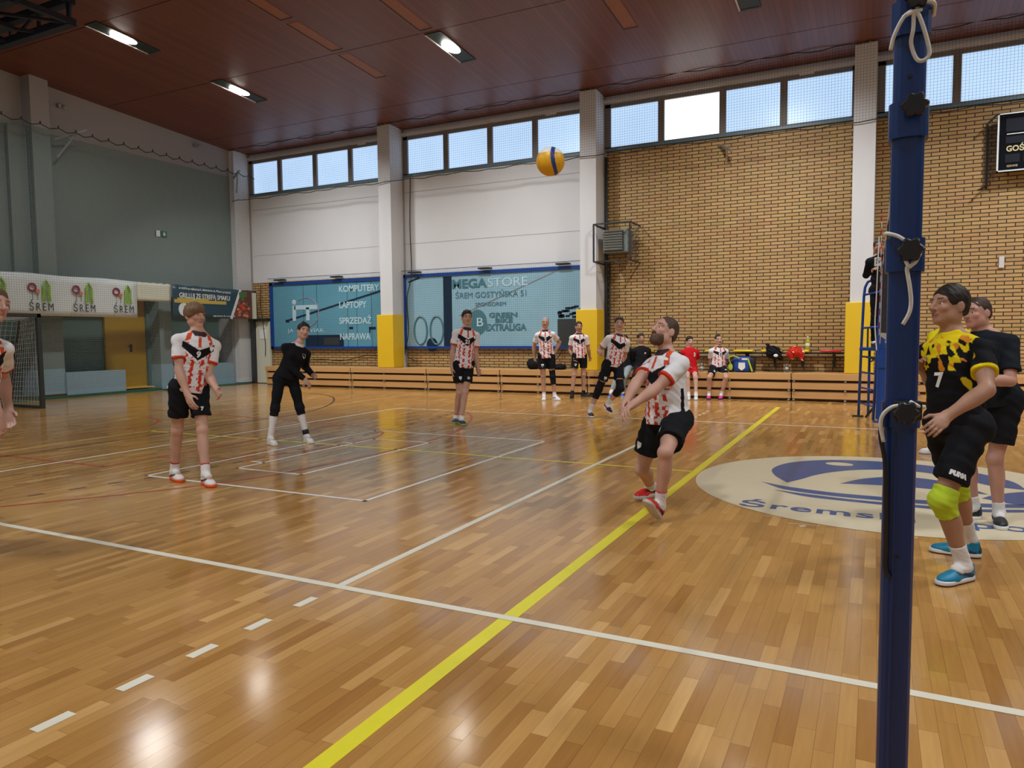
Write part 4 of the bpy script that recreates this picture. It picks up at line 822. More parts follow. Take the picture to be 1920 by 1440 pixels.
def fast_mesh(name, V, Q, mat, parent=None, col=None, origin=None):
    me = bpy.data.meshes.new(name); po = org(parent); o0 = po if parent is not None else np.array(origin if origin is not None else (0, 0, 0), float)
    nv, nf = len(V), len(Q)
    me.vertices.add(nv); me.vertices.foreach_set('co', (V-o0).astype(np.float32).ravel())
    me.loops.add(nf*4); me.loops.foreach_set('vertex_index', Q.astype(np.int32).ravel()); me.polygons.add(nf)
    me.polygons.foreach_set('loop_start', np.arange(0, nf*4, 4, dtype=np.int32)); me.polygons.foreach_set('use_smooth', np.ones(nf, bool))
    me.update(calc_edges=True); me.validate()
    if col is not None:
        at = me.color_attributes.new('Col', 'FLOAT_COLOR', 'POINT'); at.data.foreach_set('color', np.hstack([col, np.ones((nv, 1))]).astype(np.float32).ravel())
    me.materials.append(MATS[mat]); o = bpy.data.objects.new(name, me); COL.objects.link(o)
    if parent is not None: o.parent = parent; ORG[o.name] = po
    else: o.location = o0; ORG[o.name] = o0
    return o
def wob(amp, fr=9.0, ph=0.0, dirn=(.6, .5, 1.0)):
    def fn(X, Y, Z):
        u = X*dirn[0]*fr+Y*dirn[1]*fr+Z*dirn[2]*fr+ph
        return amp*(np.sin(u*2.1+1.7*np.sin(X*fr*1.3+Z*fr*.9+ph))*.6+.4*np.sin(u*4.3+2*np.sin(Y*fr*2+ph*2)+Z*fr*1.7))
    return fn
E3 = np.eye(3)
def blob(name, c, rad, amp, mat, color, label=None, cat=None, h=.012, cones=(), flat=None, parent=None, seed=0, c2=None):
    c = np.array(c, float); F_ = Field(c-np.array(rad)*1.6-.03, c+np.array(rad)*1.6+.03, h); F_.ell(c, E3, rad, 0)
    for a, b, ra, rb in cones: F_.cone(a, b, ra, rb, .02)
    F_.add_noise(wob(amp, 22, seed)); F_.add_noise(wob(amp*.6, 45, seed+3))
    if flat is not None: F_.plane((0, 0, flat), (0, 0, -1))
    V, Q = F_.nets(); cc = np.tile(np.array(color, float), (len(V), 1))
    if c2 is not None:
        u = np.sin(V[:, 0]*31+seed)+np.sin(V[:, 2]*37+seed*2)+np.sin(V[:, 1]*20); cc[u > .9] = c2
    o = fast_mesh(name, V, Q, mat, parent, cc, c)
    if label: tag(o, label, cat)
    return o
blob('folded_jacket', (-2.2, 13.88, 1.05), (.16, .17, .14), .02, 'cloth', (.012, .013, .018), 'black jacket with white patch heaped on a yellow wall seat', 'jacket', cones=[((-2.3, 13.85, 1.15), (-2.33, 13.85, 1.22), .05, .03), ((-2.1, 13.8, 1.0), (-2.05, 13.78, .93), .08, .06)])
MB('ink_white').ellipsoid((-2.13, 13.70, .98), (.05, .02, .035)).build('patch', bpy.data.objects['folded_jacket'], True)
blob('draped_jacket', (-1.74, 13.9, 1.06), (.17, .16, .11), .02, 'cloth', (.62, .04, .02), 'red and white jacket draped over a yellow wall seat', 'jacket', cones=[((-1.62, 13.82, 1.05), (-1.60, 13.80, .85), .07, .03), ((-1.86, 13.8, 1.02), (-1.80, 13.79, .92), .06, .04)], c2=(.75, .70, .66))
blob('kit_bag', (-8.12, 13.85, .74), (.19, .17, .16), .008, 'cloth', (.012, .012, .014), 'upright black kit bag on the bench left of player number 2', 'bag', flat=.605)
blob('kit_bag', (-7.38, 13.85, .66), (.17, .15, .09), .008, 'cloth', (.012, .012, .014), 'low black kit bag on the bench between players 2 and 1', 'bag', flat=.605)
# ball in flight
F_ = Field((-2.55, 1.69, 2.65), (-2.26, 1.99, 2.95), .005); BC = np.array([-2.405, 1.839, 2.796]); F_.ell(BC, E3, (.108,)*3, 0); V, Q = F_.nets()
d = (V-BC)/.108; rt_, up_ = _r, _u; a = d@rt_; b = d@up_; c = d@(-_f)
cc = np.tile([.80, .42, .015], (len(V), 1)); st = np.abs(a-.10-.25*b*b+.1*b) < .15; cc[st] = (.02, .05, .22); cc[(b > .42) & (np.abs(a) < .75) & ~st] = (.82, .80, .72)  # white cap is the highlight painted onto the ball's top
g = np.abs(np.sin(a*7+b*2)) < .05; cc[g & ~st] *= .6
tag(fast_mesh('volleyball', V, Q, 'ball_leather', None, cc, BC), 'orange and blue volleyball in the air above the players', 'ball')
# ================================================================== PEOPLE
def nrm(v): v = np.array(v, float); return v/(np.linalg.norm(v)+1e-12)
def orth(v, n): v = np.array(v, float); return nrm(v-(v@n)*n)
def project_text(name, body, size, shirt, o, right, up, front, mat, parent, sx=1.0, bold=.004):
    V, F = text_geo(body, size, 'CENTER', 0, 1.0, bold); return project_flat(name, V*[sx, 1, 1], F, shirt, o, right, up, front, mat, parent)
def project_flat(name, V, F, shirt, o, right, up, front, mat, parent, lift=.004):
    me = shirt.data; so = org(shirt); bv = shirt.get('_bvh_dummy'); 
    key = shirt.name
    if key not in BV: BV[key] = BVHTree.FromPolygons([tuple(v.co) for v in me.vertices], [tuple(p.vertices) for p in me.polygons])
    t = BV[key]; W = []
    for v in V:
        p = np.array(o)+right*v[0]+up*v[1]-so
        hit = t.ray_cast(Vector(p+front*.5), Vector(-front), 1.0)[0]
        W.append((np.array(hit) if hit is not None else p)+front*lift+so)
    ob = mesh_obj(name, W, F, [mat], parent); return ob
BV = {}
def human(J, lk, label):
    J = {k: (np.array(v, float) if k != 'H' else v) for k, v in J.items()}
    H = J['H']; s = H/1.8; h = lk.get('h', .008); wt = lk.get('wt', 1.0); fem = lk.get('fem', 0); det = h < .0075
    pel, nk, hd = J['pelvis'], J['neck'], J['head']; up = nrm(nk-pel); T = np.linalg.norm(nk-pel)
    fr = orth(J['chest_dir'], up); rt = np.cross(fr, up); fp = orth(J['pelvis_dir'], up); rp = np.cross(fp, up)
    hf = nrm(J['face_dir']); hu = orth(hd-nk+np.array([0, 0, .12]), hf); hr = np.cross(hf, hu); HA = (hr, hf, hu)
    base = np.array([pel[0], pel[1], min(J['ankle_L'][2], J['ankle_R'][2])-.085])
    allp = np.array([v for k, v in J.items() if k not in ('H', 'face_dir', 'chest_dir', 'pelvis_dir')]); lo = allp.min(0)-.2; hi = allp.max(0)+.24
    P = lambda v, u=0, w_=0: pel+up*v*T+rt*u*s+fr*w_*s
    # ---------------- body
    B = Field(lo, hi, h)
    def torso(F_, g, k=.04):
        F_.ell(P(.05), (rp, fp, up), ((.150+.006*fem)*s*wt+g, .105*s*wt+g, .125*s+g), 0)
        F_.ell(P(.36, 0, .005+.03*(wt-1)*3), (rt, fr, up), ((.126-.018*fem)*s*wt+g, (.092+.10*(wt-1))*s*wt+g, .16*s+g), k)
        F_.ell(P(.68, 0, .005), (rt, fr, up), ((.148-.018*fem)*s*wt**.7+g, (.103-.008*fem)*s*wt**.7+g, .17*s+g), k)
        for q in 'LR': F_.cone(P(.86), J['shoulder_'+q], .055*s+g, .043*s+g, .04)
        for q, sg in (('L', -1), ('R', 1)): F_.ell(J['hip_'+q]-fp*.045*s-up*.0, (rp, fp, up), (.080*s*wt+g, .080*s*wt+g, .090*s+g), .03)
        if fem:
            for sg in (-1, 1): F_.ell(P(.66, sg*.07, .085), (rt, fr, up), (.06*s+g, .045*s+g, .055*s+g), .04)
    torso(B, -.008)
    B.cone(nk-up*.03, hd-hu*.055*s-hf*.012*s, .056*s*wt**.5*(1-.12*fem), .052*s*(1-.12*fem), .03)
    for q in 'LR': B.cone(nk+up*.030*s, J['shoulder_'+q]+up*.005, .034*s, .034*s, .03)
    for q in 'LR':
        hp, kn, an, to = J['hip_'+q], J['knee_'+q], J['ankle_'+q], J['toe_'+q]
        B.cone(hp, kn, .078*s*wt, .052*s, .03); B.cone(kn, an, .054*s, .037*s, .02)
        sh_ = nrm(an-kn); back = -orth(J['pelvis_dir'], sh_); th = nrm(kn-hp); tb = orth(np.cross(np.cross(th, J['pelvis_dir'])+1e-3, th), th)
        B.ell(kn+(an-kn)*.30+back*.018*s, (np.cross(sh_, back), back, sh_), (.050*s, .050*s, .13*s), .02); B.ell(hp+(kn-hp)*.45+tb*.010*s, (np.cross(th, tb), tb, th), (.066*s*wt, .068*s*wt, .16*s), .02)
        B.ell(kn-back*.012*s, E3, (.05*s,)*3, .02)
        B.cone(an, an+(to-an)*.55-np.array([0, 0, .012]), .034*s, .022*s, .02)
        el, wr = J['elbow_'+q], J['wrist_'+q]; 
        B.cone(J['shoulder_'+q], el, .045*s*wt**.5, .038*s*wt**.5, .02); B.cone(el, wr, .042*s, .028*s, .015, sq=None)
        fa = nrm(wr-el); f1 = orth(rt if abs(fa@rt) < .9 else fr, fa); B.ell(el+(wr-el)*.28, (f1, np.cross(fa, f1), fa), (.043*s, .041*s, .095*s), .02); ua = nrm(el-J['shoulder_'+q]); B.ell(J['shoulder_'+q]+(el-J['shoulder_'+q])*.5, (orth(rt if abs(ua@rt) < .9 else fr, ua), np.cross(ua, orth(rt if abs(ua@rt) < .9 else fr, ua)), ua), (.048*s*wt**.5, .048*s*wt**.5, .10*s), .02)
    # head
    c = hd; e = lambda a, b_, d: c+hr*a*s+hf*b_*s+hu*d*s
    B.ell(e(0, -.012, .030), HA, (.076*s, .098*s, .090*s), .02); B.ell(e(0, .022, -.040), HA, (.059*s, .068*s, .076*s), .03)
    B.ell(e(0, .062, -.092), HA, (.026*s, .022*s, .020*s), .03); 
    for g in (-1, 1):
        B.ell(e(g*.050, -.005, -.060), HA, (.022*s, .040*s, .032*s), .03); B.ell(e(g*.036, .062, -.020), HA, (.024*s, .020*s, .018*s), .02)
        B.ell(e(g*.079, -.012, -.008), (nrm(hr+hf*.35*g), hf, hu), (.009*s, .021*s, .033*s), .006)
        if det: B.sub(e(g*.033, .093, .005), HA, (.018*s, .014*s, .009*s), .010); B.sub(e(g*.089, -.004, -.006), HA, (.005*s, .010*s, .017*s), .004)
    B.cone(e(-.045, .072, .030), e(.045, .072, .030), .013*s, .013*s, .02); B.cone(e(0, .088, .018), e(0, .112, -.022), .009*s, .013*s, .012); B.ell(e(0, .100, -.028), HA, (.019*s, .013*s, .010*s), .01)
    B.ell(e(0, .086, -.052), HA, (.024*s, .011*s, .006*s), .006); B.ell(e(0, .084, -.064), HA, (.021*s, .011*s, .007*s), .006)
    # hands
    for q, sg in (('R', 1), ('L', -1)):
        wr, tp = J['wrist_'+q], J['tip_'+q]; d = nrm(tp-wr); HL = .102*H
        cen_ = P(.35) if not lk.get('palm_'+q) is not None else None
        pn = orth(np.array(lk['palm_'+q], float) if 'palm_'+q in lk else (P(.25)-wr), d); wd = np.cross(d, pn)
        if wd@(J['chest_dir']+np.array([0, 0, .15])) < 0: wd = -wd      # index-finger side faces forward
        B.ell(wr+d*.048*s, (d, wd, pn), (.056*s, .042*s, .017*s), .015); B.cone(wr-d*.02, wr+d*.03*s, .028*s, .024*s, .02, sq=(pn, .75))
        cl = lk.get('curl', .45)
        rr = max(.0086*s, h*1.05)
        for i, (o_, ln) in enumerate(((.030, .92), (.010, 1.0), (-.010, .95), (-.029, .78))):
            b0 = wr+d*(.088-.004*abs(i-1))*s+wd*o_*s; dd = nrm(d+wd*o_*1.6+pn*cl*.5*(1+.12*i)); b1_ = b0+dd*.040*ln*s; dd2 = nrm(dd+pn*cl*(1+.15*i)); b2_ = b1_+dd2*.026*ln*s; dd3 = nrm(dd2+pn*cl*1.1); b3_ = b2_+dd3*.020*ln*s
            B.cone(b0-dd*.02*s, b1_, rr*1.08, rr, .004); B.cone(b1_, b2_, rr, rr*.94, .003); B.cone(b2_, b3_, rr*.94, rr*.82, .003)
        t0_ = wr+d*.022*s+wd*.030*s+pn*.006; td = nrm(d*.75+wd*.75+pn*.35); t1_ = t0_+td*.042*s; td2 = nrm(d*1.0+wd*.25+pn*.4); t2_ = t1_+td2*.032*s
        B.cone(t0_, t1_, rr*1.5, rr*1.12, .012); B.cone(t1_, t2_, rr*1.12, rr*.95, .004)
    V, Q = B.nets(); sk = np.array(lk['skin'], float); col = np.tile(sk, (len(V), 1))
    loc = V-c; a_, b_, d_ = loc@hr/s, loc@hf/s, loc@hu/s
    col *= (1+.05*np.sin(V[:, [0]]*40+V[:, [2]]*31))*np.array([1, 1, 1.0])
    ck = np.exp(-(((np.abs(a_)-.045)/.02)**2+((d_+.035)/.02)**2))*(b_ > .03); col[:, 1] *= 1-.14*ck; col[:, 2] *= 1-.14*ck
    lip = (np.abs(a_) < .025) & (b_ > .078) & (d_ < -.048) & (d_ > -.070); col[lip] = sk*np.array([.78, .52, .52])
    br = (b_ > .055) & (np.abs(np.abs(a_)-.034) < .021) & (np.abs(d_-.034+.0*a_) < .0055); col[br] = np.array(lk['hair'])*.7+.3*sk*.5
    if not det: ey = (b_ > .05) & (np.hypot((np.abs(a_)-.033)/.013, (d_-.008)/.007) < 1); col[ey] = col[ey]*.25; mo = (b_ > .06) & (np.abs(a_) < .024) & (np.abs(d_+.058) < .005); col[mo] *= .6
    if lk.get('stubble'): st = (b_ > .0) & (d_ < -.042+.25*np.maximum(0, .06-b_)) & (d_ > -.12) & ~lip; col[st] = col[st]*(1-lk['stubble'])+np.array(lk['hair'])*lk['stubble']
    body = fast_mesh('person', V, Q, 'skin', None, col, base); tag(body, label, 'person')
    # eyes
    if det or lk.get('eyes'):
        for g in (-1, 1):
            m_ = MB('eye_white'); m_.ellipsoid(tuple(e(g*.033, .0705, .005)), (.0115*s,)*3, 12, 8); eo = m_.build('eye', body, True)
            m_ = MB('iris'); m_.ellipsoid(tuple(e(g*.033, .0775, .0050)), (.0064*s, .0064*s, .0064*s), 10, 6); m_.build('iris', eo, True)
    # hair
    hs = lk.get('hairstyle', 'short'); hc = np.array(lk['hair'], float); hh = min(h, .007)
    G = Field(c-.22, c+.24, hh)
    th_ = {'short': .007, 'buzz': .002, 'bowl': .018, 'bun': .011, 'tall': .008}[hs]
    hb_ = (-.020, .038) if hs != 'bowl' else (-.010, .034)
    G.ell(e(0, hb_[0], hb_[1]), HA, (.0775*s+th_, .098*s+th_, .089*s+th_), 0)
    if hs != 'bowl': G.ell(e(0, -.040, -.012), HA, (.0735*s+th_*.3, .073*s+th_*.5, .066*s), .02)
    if hs == 'tall': G.ell(e(0, .02, .085), HA, (.06*s, .07*s, .045*s), .03)
    if hs == 'bowl':
        G.ell(e(.02, .06, .07), HA, (.06*s, .045*s, .035*s), .03); G.plane(e(0, .092, .030), nrm(hf*.52-hu*.85)); G.sub(e(-.02, .14, -.035), HA, (.070*s, .060*s, .078*s), .02)
    else:
        hl = {'short': .062, 'buzz': .066, 'bun': .075, 'tall': .070}[hs]
        G.plane(e(0, .076, hl), nrm(hf*.95-hu*.62)); G.plane(e(0, -.08, -.045), nrm(-hu+hf*.25))
        for g in (-1, 1): G.sub(e(g*.09, .01, -.03), HA, (.030*s, .032*s, .040*s), .01)
    if hs in ('bun',):
        G.ell(e(0, -.070, .118), HA, (.036*s, .034*s, .032*s), .015); G.cone(e(0, -.098, .06), e(-.02, -.115, -.03), .040*s, .036*s, .02); G.cone(e(-.02, -.115, -.03), e(-.02, -.10, -.14), .036*s, .018*s, .02)
    if lk.get('beard'):
        K = Field(c-.2, c+.2, hh); K.ell(e(0, .034, -.062), HA, (.063*s, .066*s, .066*s), 0); K.ell(e(0, .070, -.10), HA, (.042*s, .036*s, .034*s), .03); K.plane(e(0, .06, -.045), nrm(hu+hf*.15)); K.plane(e(0, -.01, 0), -hf); K.ell(e(0, .094, -.043), HA, (.030*s, .010*s, .007*s), .004); K.sub(e(0, .108, -.058), HA, (.022*s, .022*s, .009*s), .004)
        K.add_noise(wob(.002, 90)); V2, Q2 = K.nets(); fast_mesh('beard', V2, Q2, 'hair', body, np.tile(np.array(lk.get('beardcol', hc), float), (len(V2), 1)))
    G.add_noise(wob(.0026 if hs != 'bowl' else .004, 40, 1, (1, 1, .3))); G.add_noise(wob(.002, 95, 2)); V2, Q2 = G.nets(); cc = np.tile(hc, (len(V2), 1))*(1+.18*np.sin(V2[:, [0]]*370+V2[:, [1]]*340+9*np.sin(V2[:, [2]]*40+V2[:, [0]]*60)))
    fast_mesh('hair', V2, Q2, 'hair', body, cc)
    # ---------------- shirt
    kind = lk['shirt']; long_ = lk.get('long', False); hem = lk.get('hem', -.07)
    C_ = Field(lo-.05, hi+.05, h); torso(C_, .013); hemp = P(hem)
    bel = .150*s*wt+.012
    C_.cone(P(.62, 0, 0), P(hem, 0, .0)-up*.03, .140*s*wt**.6+.008, bel, .03, sq=(fr, .74 if wt < 1.08 else .86))
    C_.cone(nk-up*.05, nk+up*.008, .068*s*wt**.5, .062*s*wt**.5, .02, cut=True)
    C_.add_noise(wob(.0055 if not lk.get('tight') else .002, 8.5, H*9+pel[0])); C_.add_noise(wob(.003 if not lk.get('tight') else .001, 19, H*5))
    C_.plane(hemp, -up)
    for q in 'LR':
        C_.cone(nk-up*.02, J['shoulder_'+q]+up*.002, .046*s, .052*s, .03)
        S0, E0, W0 = J['shoulder_'+q], J['elbow_'+q], J['wrist_'+q]
        if long_: C_.cone(S0, E0, .056*s, .056*s, .02); C_.cone(E0, E0+(W0-E0)*.95, .057*s, .040*s, .015, cut=True)
        else:
            f_ = lk.get('slv', .62); C_.cone(S0-(E0-S0)*.02, S0+(E0-S0)*f_, .053*s*wt**.5, .066*s*wt**.5, .02, cut=True, noise=wob(.004, 14, 2))
    C_.sub(nk+up*.050+fr*.018, (rt, fr, up), (.066*s*wt**.5, .072*s*wt**.5, .050), .006)
    V2, Q2 = C_.nets(); lo2 = V2-pel; u2, w2, v2 = lo2@rt/s, lo2@fr/s, lo2@up/T; slv = np.full(len(V2), -1.0)
    for q in 'LR':
        a2 = J['elbow_'+q]-J['shoulder_'+q]; l2 = a2@a2; t2 = ((V2-J['shoulder_'+q])@a2)/l2; dd_ = np.linalg.norm(V2-J['shoulder_'+q]-np.clip(t2, 0, 1)[:, None]*a2, axis=1); dt_ = np.sqrt((u2/.158/wt**.6)**2+(w2/.118/wt**.6)**2); ok = (dd_ < .10*s) & (t2 > .3) & (t2 < lk.get('slv', .62)+.03) & ((dd_-.066*s) < (dt_-1)*.11*s); slv[ok] = np.maximum(slv[ok], t2[ok])
    cc = JERSEY[kind](u2, v2, w2, slv, lk.get('slv', .62), V2)
    sh = fast_mesh('shirt' if not long_ else 'long_sleeved_shirt', V2, Q2, 'cloth', body, cc)
    for (tx, sz, uu, vv, mt_) in lk.get('marks', []):
        if tx == 'crest':
            V_ = np.array([(-.5, .6, 0), (.5, .6, 0), (.5, -.1, 0), (0, -.65, 0), (-.5, -.1, 0)])*sz; project_flat('crest', V_, [(0, 4, 3, 2, 1)], sh, P(vv, uu), -rt, up, fr, mt_, sh)
        else: project_text('shirt_print', tx, sz, sh, P(vv, uu), -rt, up, fr, mt_, sh)
    # ---------------- shorts or leggings
    K = Field(lo-.05, hi+.05, h); ln = lk.get('legs', .62); sc = np.array(lk.get('shorts', (.010, .011, .014)), float); g = .016 if not lk.get('leggings') else .007
    K.ell(P(.05), (rp, fp, up), (.150*s*wt+g*.7, .105*s*wt+g*.7, .125*s+g), 0); K.ell(P(.22), (rp, fp, up), (.128*s*wt+g*.4, .09*s*wt+g*.4, .10*s+g), .02)
    for q in 'LR': K.ell(J['hip_'+q]-fp*.045*s, (rp, fp, up), (.080*s*wt+g, .080*s*wt+g, .090*s+g), .03)
    K.plane(P(.19), up)
    for q in 'LR':
        hp, kn, an = J['hip_'+q], J['knee_'+q], J['ankle_'+q]
        if lk.get('leggings'):
            K.cone(hp, kn, .088*s*wt, .060*s, .03); K.ell(hp+(kn-hp)*.45+orth(J['pelvis_dir'], nrm(kn-hp))*.010*s, (np.cross(nrm(kn-hp), orth(J['pelvis_dir'], nrm(kn-hp))), orth(J['pelvis_dir'], nrm(kn-hp)), nrm(kn-hp)), (.074*s*wt, .076*s*wt, .165*s), .02); K.cone(kn, kn+(an-kn)*lk['leggings'], .062*s, .052*s, .02, cut=True)
            sh_ = nrm(an-kn); back = -orth(J['pelvis_dir'], sh_); K.ell(kn-back*.012*s, E3, (.058*s,)*3, .02)
            if lk['leggings'] > .6: K.ell(kn+(an-kn)*.30+back*.018*s, (np.cross(sh_, back), back, sh_), (.06*s, .06*s, .13*s), .02)
        else: K.cone(hp+(hp-kn)*.05, hp+(kn-hp)*ln, .092*s*wt, (.092 if not lk.get('seated') else .082)*s*wt, .03, cut=True, noise=wob(.006, 11, H*3))
    K.add_noise(wob(.003, 14, H*7)); V2, Q2 = K.nets(); cc = np.tile(sc, (len(V2), 1))
    so = fast_mesh('shorts' if not lk.get('leggings') else 'leggings', V2, Q2, 'cloth', body, cc)
    for (tx, sz, q, tt, side) in lk.get('shortmarks', []):
        hp, kn = J['hip_'+q], J['knee_'+q]; ax = nrm(kn-hp); fr2 = orth(J['pelvis_dir']*.8+side*rp, ax); rr_ = np.cross(fr2, -ax); oo = hp+(kn-hp)*tt
        if tx == 'crest': V_ = np.array([(-.5, .6, 0), (.5, .6, 0), (.5, -.1, 0), (0, -.65, 0), (-.5, -.1, 0)])*sz; project_flat('crest', V_, [(0, 4, 3, 2, 1)], so, oo, -rr_, -ax, fr2, 'ink_white', so)
        else: project_text('shorts_print', tx, sz, so, oo, -rr_, -ax, fr2, 'ink_white', so)
    # ---------------- knee pads, socks, shoes
    for q in 'LR':
        kn, an, to, hp = J['knee_'+q], J['ankle_'+q], J['toe_'+q], J['hip_'+q]; sh_ = nrm(an-kn); back = -orth(J['pelvis_dir'], sh_)
        kp = lk.get('knee'+q)
        if kp is not None:
            K = Field(kn-.22, kn+.22, h); K.cone(kn+(hp-kn)*(.16 if not lk.get('longpad') else .34), kn, .068*s, .067*s, 0, cuta=True); K.cone(kn, kn+(an-kn)*(.24 if not lk.get('longpad') else .4), .067*s, .060*s, .02, cut=True); K.ell(kn-back*.022*s, E3, (.054*s,)*3, .03); K.add_noise(wob(.003, 26))
            V2, Q2 = K.nets(); fast_mesh('knee_pad', V2, Q2, 'cloth', body, np.tile(np.array(kp, float), (len(V2), 1)))
        skh = lk.get('sock', .25); scol = np.array(lk.get('sockcol', (.78, .76, .74)), float)
        K = Field(np.minimum(kn, an)-.15, np.maximum(kn, an)+.15, min(h, .008)); a0 = an+(kn-an)*skh
        K.cone(a0, an, (.040+.014*min(skh, .8))*s, .042*s, 0, cuta=True); K.cone(an, an+(to-an)*.3, .042*s, .036*s, .02)
        if skh > .5: K.ell(kn+(an-kn)*.30+back*.018*s, (np.cross(sh_, back), back, sh_), (.055*s, .055*s, .12*s), .02); K.plane(a0, nrm(kn-an))
        K.add_noise(wob(.0015, 40)); V2, Q2 = K.nets(); cc = np.tile(scol, (len(V2), 1)); tt = ((V2-an)@(kn-an))/((kn-an)@(kn-an)); cc[tt > skh-.035] = lk.get('socktop', scol)
        fast_mesh('sock', V2, Q2, 'cloth', body, cc)
        if lk.get('ankle'+q): MB('bag_black').tube([tuple(an+(kn-an)*.08), tuple(an+(kn-an)*.24)], .047*s, 16).build('ankle_brace', body, True)
        if an[2] < base[2]+.16 and abs(to[2]-base[2]) < .12 and not lk.get('air'+q):
            uf = np.array([0, 0, 1.0]); fd = orth(to-an, uf); ank = np.array([an[0], an[1], base[2]+.085])
        else:
            v = nrm(to-an); su = orth(kn-an, v); fd = nrm(v*math.cos(.3)+su*math.sin(.3)); uf = orth(kn-an, fd); ank = an
        sd = np.cross(fd, uf); O = ank-uf*.084; e2 = lambda f1, s1, u1: O+fd*f1*s+sd*s1*s+uf*u1
        shc = np.array(lk['shoe'], float); K = Field(O-.26, O+.26, min(h, .0075)); A3 = (fd, sd, uf)
        K.ell(e2(-.018, 0, .045), A3, (.050*s, .037*s, .052), 0); K.cone(e2(-.01, 0, .052), e2(.10, 0, .040), .040*s, .036*s, .02); K.ell(e2(.135, .004, .032), A3, (.078*s, .047*s, .034), .03); K.cone(e2(-.012, 0, .06), e2(-.014, 0, .106), .040*s, .043*s, .015, cut=True); K.plane(e2(0, 0, .014), -uf)
        V2, Q2 = K.nets(); cc = np.tile(shc, (len(V2), 1)); q2 = V2-O; f2, u3, s3 = q2@fd/s, q2@uf, q2@sd/s
        if lk.get('shoe2') is not None: cc[(np.abs(u3-.05-.25*(f2-.03)) < .011) & (f2 > -.04) & (f2 < .11) & (np.abs(s3) > .022)] = lk['shoe2']; cc[(f2 < -.052)] = lk['shoe2']
        if lk.get('lace') is not None: cc[(np.abs(s3) < .020) & (f2 > .03) & (f2 < .10) & (u3 > .05) & (np.sin(f2*420) > .2)] = lk['lace']
        so_ = fast_mesh('shoe', V2, Q2, 'shoe_leather', body, cc)
        K = Field(O-.26, O+.26, min(h, .0075)); K.cone(e2(-.025, 0, .015), e2(.155, .004, .015), .043*s, .047*s, 0, sq=(uf, 3)); K.ell(e2(.17, .004, .015), A3, (.055*s, .046*s, .09), .02); K.plane(e2(0, 0, .030), uf); K.plane(e2(0, 0, .001), -uf)
        V2, Q2 = K.nets(); cc = np.tile(np.array(lk.get('sole', (.75, .74, .72)), float), (len(V2), 1)); u3 = (V2-O)@uf
        if lk.get('sole2') is not None: cc[u3 < .012] = lk['sole2']
        fast_mesh('sole', V2, Q2, 'shoe_leather', so_, cc)
    return body
def nz3(V, f, ph=0): return np.sin(V[:, 0]*f+1.7*np.sin(V[:, 2]*f*1.3+ph))+np.sin(V[:, 2]*f*1.9+1.3*np.sin(V[:, 1]*f*.8+ph*2))
WHT, RED, BLK, YEL = (.76, .75, .76), (.58, .045, .02), (.010, .010, .014), (.80, .62, .01)
def j_team(u, v, w_, slv, sl, V):
    c = np.tile(WHT, (len(u), 1)); front = (w_ > .0) & (slv < .42); au = np.abs(u)
    st = front & (v < .50+.2*au/.15) & (v > -.1)
    for cu, wd, ph in ((-.05, .017, 0), (.045, .016, 2), (-.115, .012, 4), (.11, .010, 1)):
        jag = .010*np.sign(np.sin(v*61+ph))*(.5+.5*np.sin(v*23+ph)); m = st & (np.abs(u-cu-jag) < wd) & (nz3(V, 38, ph) > -.95); c[m] = RED; m2 = st & (np.abs(u-cu-.03-jag*2) < .006) & (nz3(V, 60, ph+1) > .7); c[m2] = RED
    yk = front & (v > .76) & (np.abs(au-.085-.05*(1-v)*3) < .020) & (nz3(V, 45) > -.9); c[yk] = (.66, .08, .03)
    c[front & (au < .014) & (v > .74) & (v < .92)] = (.62, .07, .03)
    vb = front & (v > .505+.20*au/.15) & (v < .69+.13*au/.15) & (au < .152); c[vb] = BLK
    c[(np.abs(w_+.01) < .018) & (v < .45) & (slv < .3) & (au > .09)] = BLK
    c[slv > sl-.075] = RED; c[(v > .93) & (au < .085) & (np.hypot(u, w_-.02) < .076) & (v > .99-.9*np.maximum(w_, 0))] = (.05, .03, .03)
    return c
def j_ybl(u, v, w_, slv, sl, V):
    c = np.tile((.008, .008, .010), (len(u), 1)); rs = np.random.RandomState(11)
    lo_, hi_ = V.min(0), V.max(0); S_ = lo_+rs.rand(2600, 3)*(hi_-lo_); S_ = S_[(S_[:, 2] > lo_[2]+.2)]
    kind_ = rs.rand(len(S_)); A = V*np.array([1, 1, .62])+V[:, [2]]*np.array([.35, -.3, 0]); S2 = S_*np.array([1, 1, .62])+S_[:, [2]]*np.array([.35, -.3, 0])
    near = np.zeros(len(V), int)
    for i in range(0, len(V), 4000): near[i:i+4000] = ((A[i:i+4000, None, :]-S2[None])**2).sum(2).argmin(1)
    q = kind_[near]; top = (w_ > -.07) & (np.abs(u) < .155) & (slv < .3); dens = np.clip((v-.56)*2.1, .0, .92)
    c[top & (q < dens)] = YEL; c[top & (q > .90-.1*dens) & (v > .5)] = (.66, .24, .02); c[(w_ > 0) & (slv < 0) & (q < .035) & (v > .2)] = (.70, .52, .02)
    c[(v > .965) & (w_ > -.05) & (slv < 0)] = YEL; c[slv > sl-.08] = YEL; return c
def plain(colr, cuff=None):
    def fn(u, v, w_, slv, sl, V):
        c = np.tile(colr, (len(u), 1)).astype(float)
        if cuff is not None: c[slv > sl-.06] = cuff
        return c
    return fn
def j_collar(u, v, w_, slv, sl, V):
    c = np.tile((.010, .011, .014), (len(u), 1)); c[(v > .95) & (np.hypot(u, w_-.01) < .078)] = (.7, .7, .7); return c
JERSEY = {'team': j_team, 'ybl': j_ybl, 'black': plain((.010, .011, .016)), 'navyblack': plain((.012, .016, .022)), 'black_collar': j_collar, 'red': plain((.58, .012, .018)), 'yellow': plain((.78, .66, .01)), 'hoodie': plain((.012, .012, .014))}
